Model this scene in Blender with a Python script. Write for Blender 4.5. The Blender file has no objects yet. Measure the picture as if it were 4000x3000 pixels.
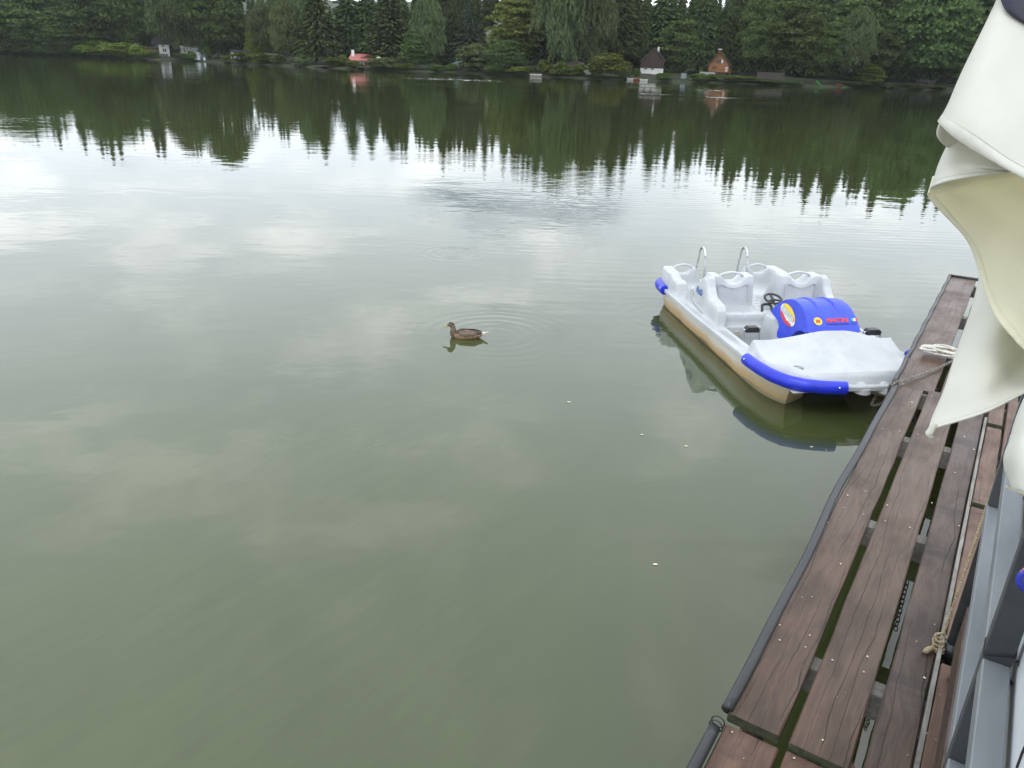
import bpy, bmesh, math, random
import numpy as np
from mathutils import Vector, Matrix
random.seed(7)
RNG = np.random.default_rng(11)
R = math.radians
SC = bpy.context.scene
COL = SC.collection
# ------------------------------------------------------------------ camera, world, sun, exposure
F = 3005.0; PITCH = R(22.8); ROLL = R(2.0); CH = 3.0
cp, sp, cr, sr = math.cos(PITCH), math.sin(PITCH), math.cos(ROLL), math.sin(ROLL)
FWD = Vector((0, cp, -sp)); UP0 = Vector((0, sp, cp)); RX = Vector((1, 0, 0))
CR = RX * cr + UP0 * sr; CU = RX * -sr + UP0 * cr
cam = bpy.data.objects.new('camera', bpy.data.cameras.new('camera')); COL.objects.link(cam)
m = Matrix((CR, CU, -FWD)).transposed().to_4x4(); m.translation = (0, 0, CH); cam.matrix_world = m
cam.data.sensor_width = 36; cam.data.lens = 36 * F / 4000; cam.data.clip_start = .05; cam.data.clip_end = 6000
SC.camera = cam
SC.view_settings.view_transform = 'Standard'; SC.view_settings.look = 'None'
SC.view_settings.exposure = 0.0; SC.view_settings.gamma = 1

def ray(x, y):                       # survey of the photograph: direction of a sighted point
    return CR * ((x - 2000) / F) - CU * ((y - 1500) / F) + FWD
def sight(x, y, z):                  # sighted point on a level of known height
    d = ray(x, y); return Vector((0, 0, CH)) + d * ((z - CH) / d.z)
def far(x, y, k):
    return Vector((0, 0, CH)) + ray(x, y) * k

SUN_EL, SUN_AZ = R(58), R(215)
W = bpy.data.worlds.new('World'); SC.world = W; W.use_nodes = True
N = W.node_tree.nodes; L = W.node_tree.links; N.clear()
out = N.new('ShaderNodeOutputWorld'); bg = N.new('ShaderNodeBackground'); bg.inputs[1].default_value = .1
sky = N.new('ShaderNodeTexSky'); sky.sky_type = 'NISHITA'; sky.sun_disc = False
sky.sun_elevation = SUN_EL; sky.sun_rotation = SUN_AZ
tc = N.new('ShaderNodeTexCoord'); sep = N.new('ShaderNodeSeparateXYZ'); L.new(tc.outputs['Generated'], sep.inputs[0])
def wm(op, a, b=None):
    n = N.new('ShaderNodeMath'); n.operation = op
    for i, v in enumerate((a, b)):
        if v is None: continue
        if isinstance(v, (int, float)): n.inputs[i].default_value = v
        else: L.new(v, n.inputs[i])
    return n.outputs[0]
zc = wm('MAXIMUM', sep.outputs[2], .04)
cx = wm('DIVIDE', sep.outputs[0], wm('ADD', zc, .12)); cy = wm('DIVIDE', sep.outputs[1], wm('ADD', zc, .12))
cmb = N.new('ShaderNodeCombineXYZ'); L.new(cx, cmb.inputs[0]); L.new(cy, cmb.inputs[1])
def cloud(scale, detail, lo, hi, off):
    mp = N.new('ShaderNodeMapping'); mp.inputs[1].default_value = off; L.new(cmb.outputs[0], mp.inputs[0])
    nz = N.new('ShaderNodeTexNoise'); nz.inputs['Scale'].default_value = scale; nz.inputs['Detail'].default_value = detail
    nz.inputs['Roughness'].default_value = .55; nz.inputs['Distortion'].default_value = .3
    L.new(mp.outputs[0], nz.inputs[0])
    r = N.new('ShaderNodeMapRange'); r.inputs[1].default_value = lo; r.inputs[2].default_value = hi; r.interpolation_type = 'SMOOTHSTEP'
    L.new(nz.outputs[0], r.inputs[0]); return r.outputs[0]
cover = cloud(.8, 5, .24, .40, (3, 1, 0)); bright = cloud(2.1, 6, .45, .74, (7.3, 2.2, 0))
cr_ = N.new('ShaderNodeMix'); cr_.data_type = 'RGBA'; L.new(bright, cr_.inputs[0])
cr_.inputs[6].default_value = (16.6, 17.8, 19.2, 1); cr_.inputs[7].default_value = (24, 24.6, 25.0, 1)
mx = N.new('ShaderNodeMix'); mx.data_type = 'RGBA'
L.new(wm('MULTIPLY', cover, .95), mx.inputs[0]); L.new(sky.outputs[0], mx.inputs[6]); L.new(cr_.outputs[2], mx.inputs[7])
L.new(mx.outputs[2], bg.inputs[0]); L.new(bg.outputs[0], out.inputs[0])
sun = bpy.data.objects.new('sun', bpy.data.lights.new('sun', 'SUN')); COL.objects.link(sun)
sun.data.energy = .7; sun.data.angle = R(20); sun.data.color = (1, .96, .9)
sd = Vector((math.sin(SUN_AZ) * math.cos(SUN_EL), math.cos(SUN_AZ) * math.cos(SUN_EL), math.sin(SUN_EL)))
sun.rotation_euler = sd.to_track_quat('Z', 'Y').to_euler()

# ------------------------------------------------------------------ helpers
def tag(o, label=None, cat=None, group=None, kind=None):
    for k, v in (('label', label), ('category', cat), ('group', group), ('kind', kind)):
        if v: o[k] = v
    return o
def empty(name, loc, label=None, cat=None, group=None, rz=0):
    o = bpy.data.objects.new(name, None); COL.objects.link(o); o.location = loc; o.rotation_euler = (0, 0, rz)
    o.empty_display_size = .2
    return tag(o, label, cat, group)
def link(name, me, mats, parent=None, loc=None, smooth=False, label=None):
    o = bpy.data.objects.new(name, me); COL.objects.link(o)
    if not isinstance(mats, (list, tuple)): mats = [mats]
    if not me.materials:
        for k in mats: me.materials.append(k)
    if smooth: me.shade_smooth()
    if parent: o.parent = parent
    if loc is not None: o.location = loc
    if label: o['label'] = label
    return o
class MB:
    def __init__(s): s.v = []; s.f = []; s.m = []; s.mi = 0
    def add(s, vs, fs):
        b = len(s.v); s.v += [tuple(p) for p in vs]; s.f += [[b + i for i in f] for f in fs]; s.m += [s.mi] * len(fs); return s
    def box(s, x0, x1, y0, y1, z0, z1):
        return s.add([(x0,y0,z0),(x1,y0,z0),(x1,y1,z0),(x0,y1,z0),(x0,y0,z1),(x1,y0,z1),(x1,y1,z1),(x0,y1,z1)],
                     [(0,3,2,1),(4,5,6,7),(0,1,5,4),(1,2,6,5),(2,3,7,6),(3,0,4,7)])
    def beam(s, a, b, w, h=None):     # square bar between two points
        a = Vector(a); b = Vector(b); d = (b - a).normalized(); h = h or w
        u = d.cross(Vector((0, 0, 1)));
        if u.length < 1e-3: u = Vector((1, 0, 0))
        u.normalize(); v = u.cross(d); vs = []
        for p in (a, b):
            for i, j in ((-1,-1),(1,-1),(1,1),(-1,1)): vs.append(p + u * (i * w / 2) + v * (j * h / 2))
        return s.add(vs, [(0,1,2,3),(7,6,5,4),(0,4,5,1),(1,5,6,2),(2,6,7,3),(3,7,4,0)])
    def tube(s, pts, r, n=8, closed=False, cap=True, sq=1.0):
        pts = [Vector(p) for p in pts]; k = len(pts); rs = r if isinstance(r, (list, tuple)) else [r] * k
        ref = None; vs = []
        for i in range(k):
            d = (pts[(i + 1) % k] - pts[i - 1]) if closed else (pts[min(i + 1, k - 1)] - pts[max(i - 1, 0)])
            d.normalize()
            if ref is None:
                ref = d.cross(Vector((0, 0, 1)))
                if ref.length < .05: ref = d.cross(Vector((1, 0, 0)))
            u = (ref - d * ref.dot(d)).normalized(); ref = u; v = d.cross(u)
            for j in range(n):
                a = 2 * math.pi * j / n; vs.append(pts[i] + (u * math.cos(a) + v * math.sin(a) * sq) * rs[i])
        fs = []
        for i in range(k if closed else k - 1):
            for j in range(n):
                a = i * n + j; b = i * n + (j + 1) % n; c = ((i + 1) % k) * n
                fs.append((a, b, c + (j + 1) % n, c + j))
        if cap and not closed: fs += [tuple(range(n - 1, -1, -1)), tuple(range((k - 1) * n, k * n))]
        return s.add(vs, fs)
    def prism(s, poly, a, b, axis='y'):   # polygon in (p,q) swept along axis
        n = len(poly)
        mk = {'y': lambda p, q, t: (p, t, q), 'x': lambda p, q, t: (t, p, q), 'z': lambda p, q, t: (p, q, t)}[axis]
        vs = [mk(p, q, a) for p, q in poly] + [mk(p, q, b) for p, q in poly]
        return s.add(vs, [tuple(range(n - 1, -1, -1)), tuple(range(n, 2 * n))] + [(i, (i + 1) % n, n + (i + 1) % n, n + i) for i in range(n)])
    def ball(s, c, r, n=8, sz=(1, 1, 1), half=False):
        c = Vector(c); vs = []; fs = []; m_ = n // 2
        for i in range(m_ + 1):
            t = (math.pi / 2 if half else math.pi) * i / m_
            for j in range(n):
                a = 2 * math.pi * j / n
                vs.append(c + Vector((math.sin(t) * math.cos(a) * sz[0], math.sin(t) * math.sin(a) * sz[1], math.cos(t) * sz[2])) * r)
        for i in range(m_):
            for j in range(n): fs.append((i*n+j, (i+1)*n+j, (i+1)*n+(j+1)%n, i*n+(j+1)%n))
        return s.add(vs, fs)
    def mesh(s, name='mesh'):
        me = bpy.data.meshes.new(name); me.from_pydata(s.v, [], s.f)
        if any(s.m): me.polygons.foreach_set('material_index', s.m)
        me.update(); return me
    def build(s, name, mats, parent=None, smooth=False, bevel=0, label=None, loc=None, fix=True):
        me = s.mesh(name)
        if fix:
            bm = bmesh.new(); bm.from_mesh(me); bmesh.ops.recalc_face_normals(bm, faces=bm.faces); bm.to_mesh(me); bm.free()
        o = link(name, me, mats, parent, loc, smooth, label)
        if bevel:
            b = o.modifiers.new('bevel', 'BEVEL'); b.width = bevel; b.segments = 2; b.limit_method = 'ANGLE'; b.angle_limit = R(40)
        return o
def grid(P, closed_u=False):          # P: array (rows, cols, 3) -> MB
    r, c, _ = P.shape; mb = MB(); fs = []
    for i in range(r - 1):
        for j in range(c if closed_u else c - 1):
            k = (j + 1) % c; fs.append((i*c+j, i*c+k, (i+1)*c+k, (i+1)*c+j))
    return mb.add(P.reshape(-1, 3).tolist(), fs)
def catmull(P, n):
    P = np.asarray(P, float); k = len(P); out_ = []
    t = np.linspace(0, k - 1, n)
    for x in t:
        i = min(int(x), k - 2); f = x - i
        p0 = P[max(i-1, 0)]; p1 = P[i]; p2 = P[i+1]; p3 = P[min(i+2, k-1)]
        out_.append(.5 * (2*p1 + (p2-p0)*f + (2*p0-5*p1+4*p2-p3)*f*f + (3*p1-p0-3*p2+p3)*f**3))
    return np.array(out_)
# ------------------------------------------------------------------ materials
class NT:
    def __init__(s, name):
        s.mat = bpy.data.materials.new(name); s.mat.use_nodes = True; s.t = s.mat.node_tree
        s.b = s.t.nodes['Principled BSDF']; s.out = s.t.nodes['Material Output']
    def n(s, typ, **kw):
        x = s.t.nodes.new('ShaderNode' + typ)
        for k, v in kw.items(): setattr(x, k, v)
        return x
    def put(s, sock, v):
        if isinstance(v, bpy.types.NodeSocket): s.t.links.new(v, sock)
        elif v is not None: sock.default_value = v
    def math(s, op, a, b=None, c=None):
        x = s.n('Math', operation=op)
        for i, v in enumerate((a, b, c)): s.put(x.inputs[i], v)
        return x.outputs[0]
    def coord(s, kind='Object', scale=(1, 1, 1), rnd=False):
        if kind == 'World': src = s.n('NewGeometry').outputs['Position']
        else: src = s.n('TexCoord').outputs[kind]
        mp = s.n('Mapping'); mp.inputs[3].default_value = scale; s.put(mp.inputs[0], src)
        if rnd:
            r = s.n('ObjectInfo').outputs['Random']; cb = s.n('CombineXYZ')
            for i, k in enumerate((37., 53., 71.)): s.put(cb.inputs[i], s.math('MULTIPLY', r, k))
            s.put(mp.inputs[1], cb.outputs[0])
        return mp.outputs[0]
    def noise(s, co, scale=1, detail=3, rough=.5, dist=0):
        x = s.n('TexNoise'); s.put(x.inputs[0], co); x.inputs['Scale'].default_value = scale
        x.inputs['Detail'].default_value = detail; x.inputs['Roughness'].default_value = rough; x.inputs['Distortion'].default_value = dist
        return x.outputs[0]
    def rng(s, v, a, b, c=0., d=1., smooth=True):
        x = s.n('MapRange'); x.interpolation_type = 'SMOOTHSTEP' if smooth else 'LINEAR'
        s.put(x.inputs[0], v)
        for i, k in enumerate((a, b, c, d)): x.inputs[i + 1].default_value = k
        return x.outputs[0]
    def mix(s, f, a, b, mode='MIX'):
        x = s.n('Mix', data_type='RGBA', blend_type=mode)
        s.put(x.inputs[0], f)
        for i, v in ((6, a), (7, b)): s.put(x.inputs[i], (*v, 1) if isinstance(v, tuple) and len(v) == 3 else v)
        return x.outputs[2]
    def bump(s, h, strength=1., dist=1.):
        x = s.n('Bump'); x.inputs['Strength'].default_value = strength; x.inputs['Distance'].default_value = dist
        s.put(x.inputs['Height'], h); return x.outputs[0]
    def fin(s, col=None, rough=None, normal=None, **kw):
        if col is not None: s.put(s.b.inputs['Base Color'], (*col, 1) if isinstance(col, tuple) and len(col) == 3 else col)
        if rough is not None: s.put(s.b.inputs['Roughness'], rough)
        if normal is not None: s.put(s.b.inputs['Normal'], normal)
        for k, v in kw.items(): s.put(s.b.inputs[k.replace('_', ' ')], v)
        return s.mat
def pm(name, c1, c2=None, scale=6, rough=.5, bump=0, stretch=(1, 1, 1), rnd=False, metal=0., detail=4):
    t = NT(name); co = t.coord('Object', stretch, rnd); nz = t.noise(co, scale, detail, .6)
    c2 = c2 or tuple(k * .8 for k in c1)
    col = t.mix(t.rng(nz, .35, .65), c1, c2)
    return t.fin(col, t.rng(nz, .3, .7, rough * .85, min(1, rough * 1.15)), t.bump(nz, 1, bump) if bump else None, Metallic=metal)

# ------------------------------------------------------------------ water and ground
t = NT('lake_water')
pos = t.coord('World'); sx = t.n('SeparateXYZ'); t.put(sx.inputs[0], pos)
PX, PY = sx.outputs[0], sx.outputs[1]
def ring(cx, cy, lam, amp, decay, r0=0.):
    dx = t.math('SUBTRACT', PX, cx); dy = t.math('SUBTRACT', PY, cy)
    r = t.math('SQRT', t.math('ADD', t.math('MULTIPLY', dx, dx), t.math('MULTIPLY', dy, dy)))
    w = t.math('SINE', t.math('MULTIPLY', r, 2 * math.pi / lam))
    q = t.math('DIVIDE', t.math('SUBTRACT', r, r0), decay); e = t.math('EXPONENT', t.math('MULTIPLY', t.math('MULTIPLY', q, q), -1.))
    return t.math('MULTIPLY', t.math('MULTIPLY', w, e), amp)
big = t.rng(t.noise(t.coord('World', (.05, .09, 1)), 1, 3), .42, .62, .25, 1.)
h = t.math('MULTIPLY', t.noise(t.coord('World', (.8, 1.25, 1)), 1., 3, .5), .0048)
h = t.math('ADD', h, t.math('MULTIPLY', t.math('MULTIPLY', t.noise(t.coord('World', (3.2, 5.5, 1)), 1., 2, .5, .4), .0014), big))
wv = t.n('TexWave', wave_type='BANDS', bands_direction='Y'); t.put(wv.inputs[0], t.coord('World', (.9, 1.0, 1)))
wv.inputs['Scale'].default_value = 1.1; wv.inputs['Distortion'].default_value = 2.2; wv.inputs['Detail'].default_value = 2; wv.inputs['Detail Scale'].default_value = .6
h = t.math('ADD', h, t.math('MULTIPLY', t.math('MULTIPLY', wv.outputs[1], .0010), t.rng(t.noise(t.coord('World', (.045, .07, 1)), 1, 2), .45, .65)))
# breeze-ruffled strips far out
def strip(cx, cy, ax, ay):
    a = t.math('DIVIDE', t.math('SUBTRACT', PX, cx), ax); b = t.math('DIVIDE', t.math('SUBTRACT', PY, cy), ay)
    return t.math('EXPONENT', t.math('MULTIPLY', t.math('ADD', t.math('MULTIPLY', a, a), t.math('MULTIPLY', b, b)), -1.))
ruf = None
for x0, x1, yy, dy in ((1573, 1990, 305, 3), (2404, 2600, 339, 4), (2470, 2640, 366, 4), (2705, 2860, 351, 4), (2750, 2910, 379, 5)):
    p0 = sight(x0, yy, 0); p1 = sight(x1, yy + (x1 - x0) * .03, 0); p2 = sight((x0 + x1) / 2, yy + dy, 0); q = strip((p0.x + p1.x) / 2, (p0.y + p1.y) / 2, (p1 - p0).length / 2, max(1.0, abs((p0.y + p1.y) / 2 - p2.y)))
    ruf = q if ruf is None else t.math('ADD', ruf, q)
h = t.math('ADD', h, t.math('MULTIPLY', t.math('MULTIPLY', t.noise(t.coord('World', (2.2, 3.5, 1)), 1, 3), .05), ruf))
for a in ((-1.06, 12.67, .17, .0011, .22, .34), (-1.06, 12.67, .10, .0006, .10, .1), (-1.12, 5.77, .05, .0004, .05, .04),
          (-.22, 8.62, .16, .00035, .5, .45), (1.9, 9.6, .20, .0004, .5, .35)):
    h = t.math('ADD', h, ring(*a))
bn = t.bump(h, 1, 1)
mk = t.noise(t.coord('World', (.5, .22, 1)), 1, 4, .6, .8); mk2 = t.noise(t.coord('World', (2.2, .8, 1)), 1, 5, .65, 1.2)
rm = t.n('Mapping'); t.put(rm.inputs[0], pos); rm.inputs[2].default_value = (0, 0, R(-52)); rm2 = t.n('Mapping'); t.put(rm2.inputs[0], rm.outputs[0]); rm2.inputs[3].default_value = (1.1, 9, 1)
silt = t.math('MULTIPLY', t.noise(rm2.outputs[0], 1, 5, .68, .6), t.rng(PX, -1.5, 1.2, 1., .35))
mk = t.math('ADD', t.math('ADD', t.math('MULTIPLY', mk, .50), t.math('MULTIPLY', mk2, .16)), t.math('MULTIPLY', silt, .36))
wcol = t.mix(t.rng(mk, .36, .64), (.047, .060, .019), (.062, .077, .027))
df = t.n('BsdfDiffuse')
gl = t.n('BsdfGlossy'); ruf = t.math('MULTIPLY', t.math('MINIMUM', ruf, 1.), t.rng(t.noise(t.coord('World', (.9, .22, 1)), 1, 4, .7), .47, .60))
t.put(gl.inputs['Roughness'], t.math('ADD', .012, t.math('MULTIPLY', ruf, .34))); t.put(gl.inputs['Normal'], bn); gl.inputs[0].default_value = (1, 1, 1, 1)
fr = t.n('Fresnel'); fr.inputs[0].default_value = 1.58; t.put(fr.inputs[1], bn); t.put(df.inputs[0], t.mix(t.math('MULTIPLY', fr.outputs[0], .6), wcol, (0., 0., 0.)))
ms = t.n('MixShader'); t.put(ms.inputs[0], fr.outputs[0]); t.put(ms.inputs[1], df.outputs[0]); t.put(ms.inputs[2], gl.outputs[0])
t.t.links.new(ms.outputs[0], t.out.inputs[0]); M_WATER = t.mat
mb = MB(); mb.add([(-900, -300, 0), (900, -300, 0), (900, 420, 0), (-900, 420, 0)], [(0, 1, 2, 3)])
tag(mb.build('lake_water', M_WATER, fix=False), kind='structure')

SHPX = [(0,210),(330,222),(560,232),(780,240),(1000,252),(1200,262),(1500,275),(1800,285),(2000,294),(2300,307),(2600,318),(2850,326),(3100,336),(3400,345),(3650,352)]
SH = [sight(x, y, 0) for x, y in SHPX]
SHX = np.array([-900, -400, -220] + [p.x for p in SH] + [150, 260, 900]); SHY = np.array([330, 290, 255] + [p.y for p in SH] + [186, 190, 190])
def shore_y(x): return float(np.interp(x, SHX, SHY))
BK = [(-2, -.35), (0, .05), (.5, .3), (4, .55), (14, 1.0), (30, 2.0), (60, 5.0), (140, 14), (400, 40), (2500, 60)]
def gz(b): return float(np.interp(b, [k[0] for k in BK], [k[1] for k in BK]))
t = NT('shore_ground'); co = t.coord('World'); a = t.noise(co, .35, 4); b_ = t.noise(co, 3, 4)
M_GROUND = t.fin(t.mix(t.rng(b_, .35, .65), t.mix(t.rng(a, .45, .6), (.040, .060, .016), (.026, .026, .014)), (.022, .034, .010)), .9, t.bump(b_, 1, .15))
xs = np.unique(np.concatenate([np.linspace(-220, 150, 186), [-900, -600, -400, -300, 200, 260, 400, 600, 900]]))
bs = [-2, -.4, 0, .5, 1.5, 4, 9, 14, 22, 30, 45, 60, 100, 140, 250, 400, 1200, 2500]
G = np.array([[(x, shore_y(x) + b + (.5 * math.sin(x * .9) + .35 * math.sin(x * 2.3 + 1) if b < 5 else 0), gz(b) + (0 if b < 2 else .12 * math.sin(x * .7 + b))) for x in xs] for b in bs])
tag(grid(G).build('shore_ground', M_GROUND, smooth=True, fix=False), kind='structure')
def onshore(px, b):                    # spot on the far bank seen at column px, b metres behind the waterline
    sxs = [q[0] for q in SHPX]; y0 = np.interp(px, sxs, [q[1] for q in SHPX]); p = sight(px, float(y0), 0)
    if px > 3650: p = sight(px, 352 + (px - 3650) * .035, 0)
    d = Vector((p.x, p.y, 0)).normalized(); q = p + d * b
    q.z = gz(q.y - shore_y(q.x)); return q
def hgt(dpx, y): return dpx * y * .85 / F
def wid(dpx, y): return dpx * y * .922 / F
def face(p): return -math.atan2(p.x, p.y)   # turned towards the lake view
# ------------------------------------------------------------------ trees
def leafmat(name, dark, light, rnd=.25, trans=.25):
    t = NT(name); g = t.n('NewGeometry').outputs['Position']
    oi = t.n('ObjectInfo').outputs['Random']
    lf = t.n('NewGeometry').outputs['Random Per Island']
    nz = t.noise(t.coord('Object', (5, 5, 7), True), 1, 2)
    c = t.mix(t.rng(t.math('ADD', t.math('MULTIPLY', lf, .45), t.math('MULTIPLY', nz, .55)), .25, .75), dark, light)
    hs = t.n('HueSaturation'); t.put(hs.inputs['Color'], c)
    t.put(hs.inputs['Hue'], t.rng(oi, 0, 1, .5 - .02 * rnd / .25, .5 + .018 * rnd / .25, False))
    t.put(hs.inputs['Value'], t.rng(oi, 0, 1, 1 - rnd, 1 + rnd, False))
    df = t.n('BsdfDiffuse'); t.put(df.inputs[0], hs.outputs[0])
    tr = t.n('BsdfTranslucent'); t.put(tr.inputs[0], hs.outputs[0])
    m_ = t.n('MixShader'); m_.inputs[0].default_value = trans; t.put(m_.inputs[1], df.outputs[0]); t.put(m_.inputs[2], tr.outputs[0])
    t.t.links.new(m_.outputs[0], t.out.inputs[0]); return t.mat
ML = dict(spruce=leafmat('spruce_needles', (0.043, 0.065, 0.028), (0.095, 0.127, 0.045)),
          blue=leafmat('blue_spruce_needles', (0.046, 0.072, 0.044), (0.103, 0.137, 0.082)),
          broad=leafmat('alder_leaves', (0.048, 0.078, 0.030), (.112, .155, .048)),
          birch=leafmat('birch_leaves', (.066, .095, .040), (.140, .185, .082)),
          lime=leafmat('bright_leaves', (0.086, 0.130, 0.024), (0.172, 0.221, 0.045)),
          bush=leafmat('bush_leaves', (0.052, 0.086, 0.021), (0.132, 0.176, 0.040)),
          olive=leafmat('willow_leaves', (.085, .120, .045), (.150, .195, .080)),
          larch=leafmat('larch_needles', (0.066, 0.088, 0.022), (0.157, 0.172, 0.045)))
MT = dict(pale=pm('pale_maple_bark', (.30, .25, .20), (.16, .13, .10), 8, .9, .03, (1, 1, .3)), bark=pm('grey_brown_bark', (.11, .09, .07), (.05, .04, .03), 9, .9, .05, (1, 1, .2)),
          white=pm('birch_bark', (.62, .60, .56), (.22, .21, .20), 4, .8, .02, (1, 1, 2.5)),
          pine=pm('pine_bark', (.16, .11, .08), (.07, .05, .035), 6, .9, .04, (1, 1, .3)))
def cards(C, A, B, name, mat):         # quads: centres C, half axes A, B
    n = len(C); V = np.empty((n, 4, 3)); V[:, 0] = C - A - B; V[:, 1] = C + A - B; V[:, 2] = C + A * .55 + B; V[:, 3] = C - A * .55 + B
    me = bpy.data.meshes.new(name); me.vertices.add(n * 4); me.vertices.foreach_set('co', V.ravel())
    me.loops.add(n * 4); me.loops.foreach_set('vertex_index', np.arange(n * 4))
    me.polygons.add(n); me.polygons.foreach_set('loop_start', np.arange(n) * 4); me.polygons.foreach_set('loop_total', np.full(n, 4))
    me.update(calc_edges=True); me.materials.append(mat); return me
def unit(v): return v / np.maximum(np.linalg.norm(v, axis=1, keepdims=True), 1e-6)
def rdir(n): return unit(RNG.normal(size=(n, 3)))
def quads(C, up, size, flat=0.5):
    """leaf cards round points C, mostly facing up (random tilt)"""
    n = len(C); nrm = unit(rdir(n) * (1 - flat) + up * flat); a = unit(np.cross(nrm, rdir(n))); b = np.cross(nrm, a)
    s = size * (.6 + .8 * RNG.random((n, 1))); return C, a * s, b * s * .8
def spruce(n_t, low, rad, card, sparse=1.0):
    C = []; A = []; B = []
    tiers = np.linspace(low, .985, n_t)
    for f in tiers:
        f += RNG.normal() * .006
        rr = rad * ((1 - f) / (1 - low)) ** .8 * (.75 + .4 * RNG.random()) + .006
        nb = max(5, int(14 * sparse * (rr / rad) ** .5 + 4)); a0 = RNG.random() * 6.3
        for k in range(nb):
            a = a0 + 6.283 * k / nb + RNG.normal() * .2; r = rr * (.7 + .45 * RNG.random())
            m_ = max(2, int(r / card * 1.5)); d = np.array([math.cos(a), math.sin(a), 0])
            for j in range(m_):
                q = (j + .7) / m_; p = d * r * q; p[2] = f - r * .55 * q ** 1.3 + .10 * r * max(0, q - .75) * 4 + RNG.normal() * .003
                side = np.array([-d[1], d[0], 0])
                C.append(p); s = card * (1.15 - .5 * q)
                A.append(side * s * (.36 + .3 * RNG.random()) + d * s * RNG.normal() * .25 + np.array([0, 0, RNG.normal() * s * .3]))
                B.append(d * s * .75 + np.array([0, 0, -s * (.45 + .4 * RNG.random())]))
    # pointed leader
    for k in range(6):
        C.append(np.array([0, 0, .965 + k * .007])); A.append(np.array([.006, .004, 0]) * RNG.normal()); B.append(np.array([0, 0, .012]))
    return np.array(C), np.array(A), np.array(B)
def broad(n_cl, n_lf, zc, rz, rx, card, cone=0., flat=.45, clump=.13):
    C = []; U = []
    for k in range(n_cl):
        d = rdir(1)[0]; rr = .45 + .55 * RNG.random() ** .5
        z = d[2] * rr; w = math.sqrt(max(.05, 1 - z * z)); w *= 1 - cone * (z + 1) / 2
        c = np.array([d[0] * rr * rx * (1 - cone * (z + 1) / 2) * 1.1, d[1] * rr * rx * (1 - cone * (z + 1) / 2) * 1.1, zc + z * rz])
        s = clump * (.6 + .7 * RNG.random()); e = rdir(n_lf); e[:, 2] = np.abs(e[:, 2]) * .9 - .25
        q = c + e * s * np.array([1.25, 1.25, .62]) * (.75 + .35 * RNG.random((n_lf, 1)))
        C.append(q); U.append(unit(e + np.array([0, 0, .7])))
    C = np.concatenate(C); U = np.concatenate(U); return quads(C, U, card, flat)
def weeping(n_cl, n_st, zc, rz, rx, card, length=.18, cone=.35):
    C = []; A = []; B = []
    for k in range(n_cl):
        d = rdir(1)[0]; rr = .5 + .5 * RNG.random() ** .5; z = d[2] * rr
        w = rx * (1 - cone * (z + 1) / 2) * 1.15
        c = np.array([d[0] * rr * w, d[1] * rr * w, zc + z * rz]); s = .062 * (.6 + .9 * RNG.random())
        for j in range(n_st):
            e = rdir(1)[0]; e[2] = abs(e[2]); p = c + e * s; ln = length * (.4 + .8 * RNG.random()); m_ = max(3, int(ln / card / 1.3))
            for i in range(m_):
                q = p + np.array([e[0] * .02 * i / m_, e[1] * .02 * i / m_, -ln * i / m_]) + RNG.normal(size=3) * .004
                C.append(q); a = RNG.random() * 6.3; A.append(np.array([math.cos(a), math.sin(a), RNG.normal() * .3]) * card * .55 * (.7 + .6 * RNG.random())); B.append(np.array([RNG.normal() * .25, RNG.normal() * .25, 1]) * card)
    return np.array(C), np.array(A), np.array(B)
def trunkmesh(name, top, r, lean=0., limbs=0, z0=.25):
    mb = MB(); pts = [(lean * (z ** 1.4) + .006 * math.sin(9 * z), .006 * math.cos(7 * z), z) for z in np.linspace(-.02, top, 9)]
    mb.tube(pts, [r * (1.25 if i == 0 else 1 - .82 * i / 8) for i in range(9)], 7)
    for k in range(limbs):
        z = z0 + (top - z0) * (k + .5) / limbs * .78; a = k * 2.4; ln = .16 * (1.2 - z)
        b = tuple(float(np.interp(z, [p[2] for p in pts], [p[i] for p in pts])) for i in range(3))
        mb.tube([b, (b[0] + math.cos(a) * ln * .5, math.sin(a) * ln * .5, z + .05), (b[0] + math.cos(a) * ln, math.sin(a) * ln, z + .13)], [r * .42, r * .28, r * .1], 5)
    return mb.mesh(name)
KIND = {}
for i in range(4):
    KIND['spruce', i] = (cards(*spruce(62, [.10, .14, .2, .12][i], [.17, .15, .16, .20][i], .017), 'crown', ML['spruce']), trunkmesh('trunk', .97, .011))
for i in range(3):
    KIND['tallspruce', i] = (cards(*spruce(50, [.42, .5, .34][i], [.115, .10, .12][i], .016), 'crown', ML['spruce']), trunkmesh('trunk', .97, .011))
KIND['blue', 0] = (cards(*spruce(60, .10, .20, .018), 'crown', ML['blue']), trunkmesh('trunk', .97, .011))
KIND['larch', 0] = (cards(*broad(130, 130, .54, .44, .27, .014, .55, .4, .085), 'crown', ML['larch']), trunkmesh('trunk', .9, .014, 0, 10))
for i in range(3):
    KIND['broad', i] = (cards(*broad(100, 170, [.56, .58, .54][i], [.42, .40, .44][i], [.30, .34, .27][i], .0135, [.35, .2, .5][i]), 'crown', ML['broad']), trunkmesh('trunk', .85, .016, [.05, -.06, .03][i], 9))
for i in range(2):
    KIND['maple', i] = (cards(*broad(58, 210, .645, .335, [.27, .24][i], .0135, .25, .5, .115), 'crown', ML['broad']), trunkmesh('trunk', .85, .014, [.05, -.05][i], 9, .3))
    KIND['highbirch', i] = (cards(*weeping(70, 36, .64, .34, .22, .0105, [.08, .095][i], .4), 'crown', ML['birch']), trunkmesh('trunk', .9, .011, .03, 9, .3))
KIND['lime', 0] = (cards(*broad(80, 140, .53, .44, .27, .015, .5), 'crown', ML['lime']), trunkmesh('trunk', .85, .014, 0, 8))
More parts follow.
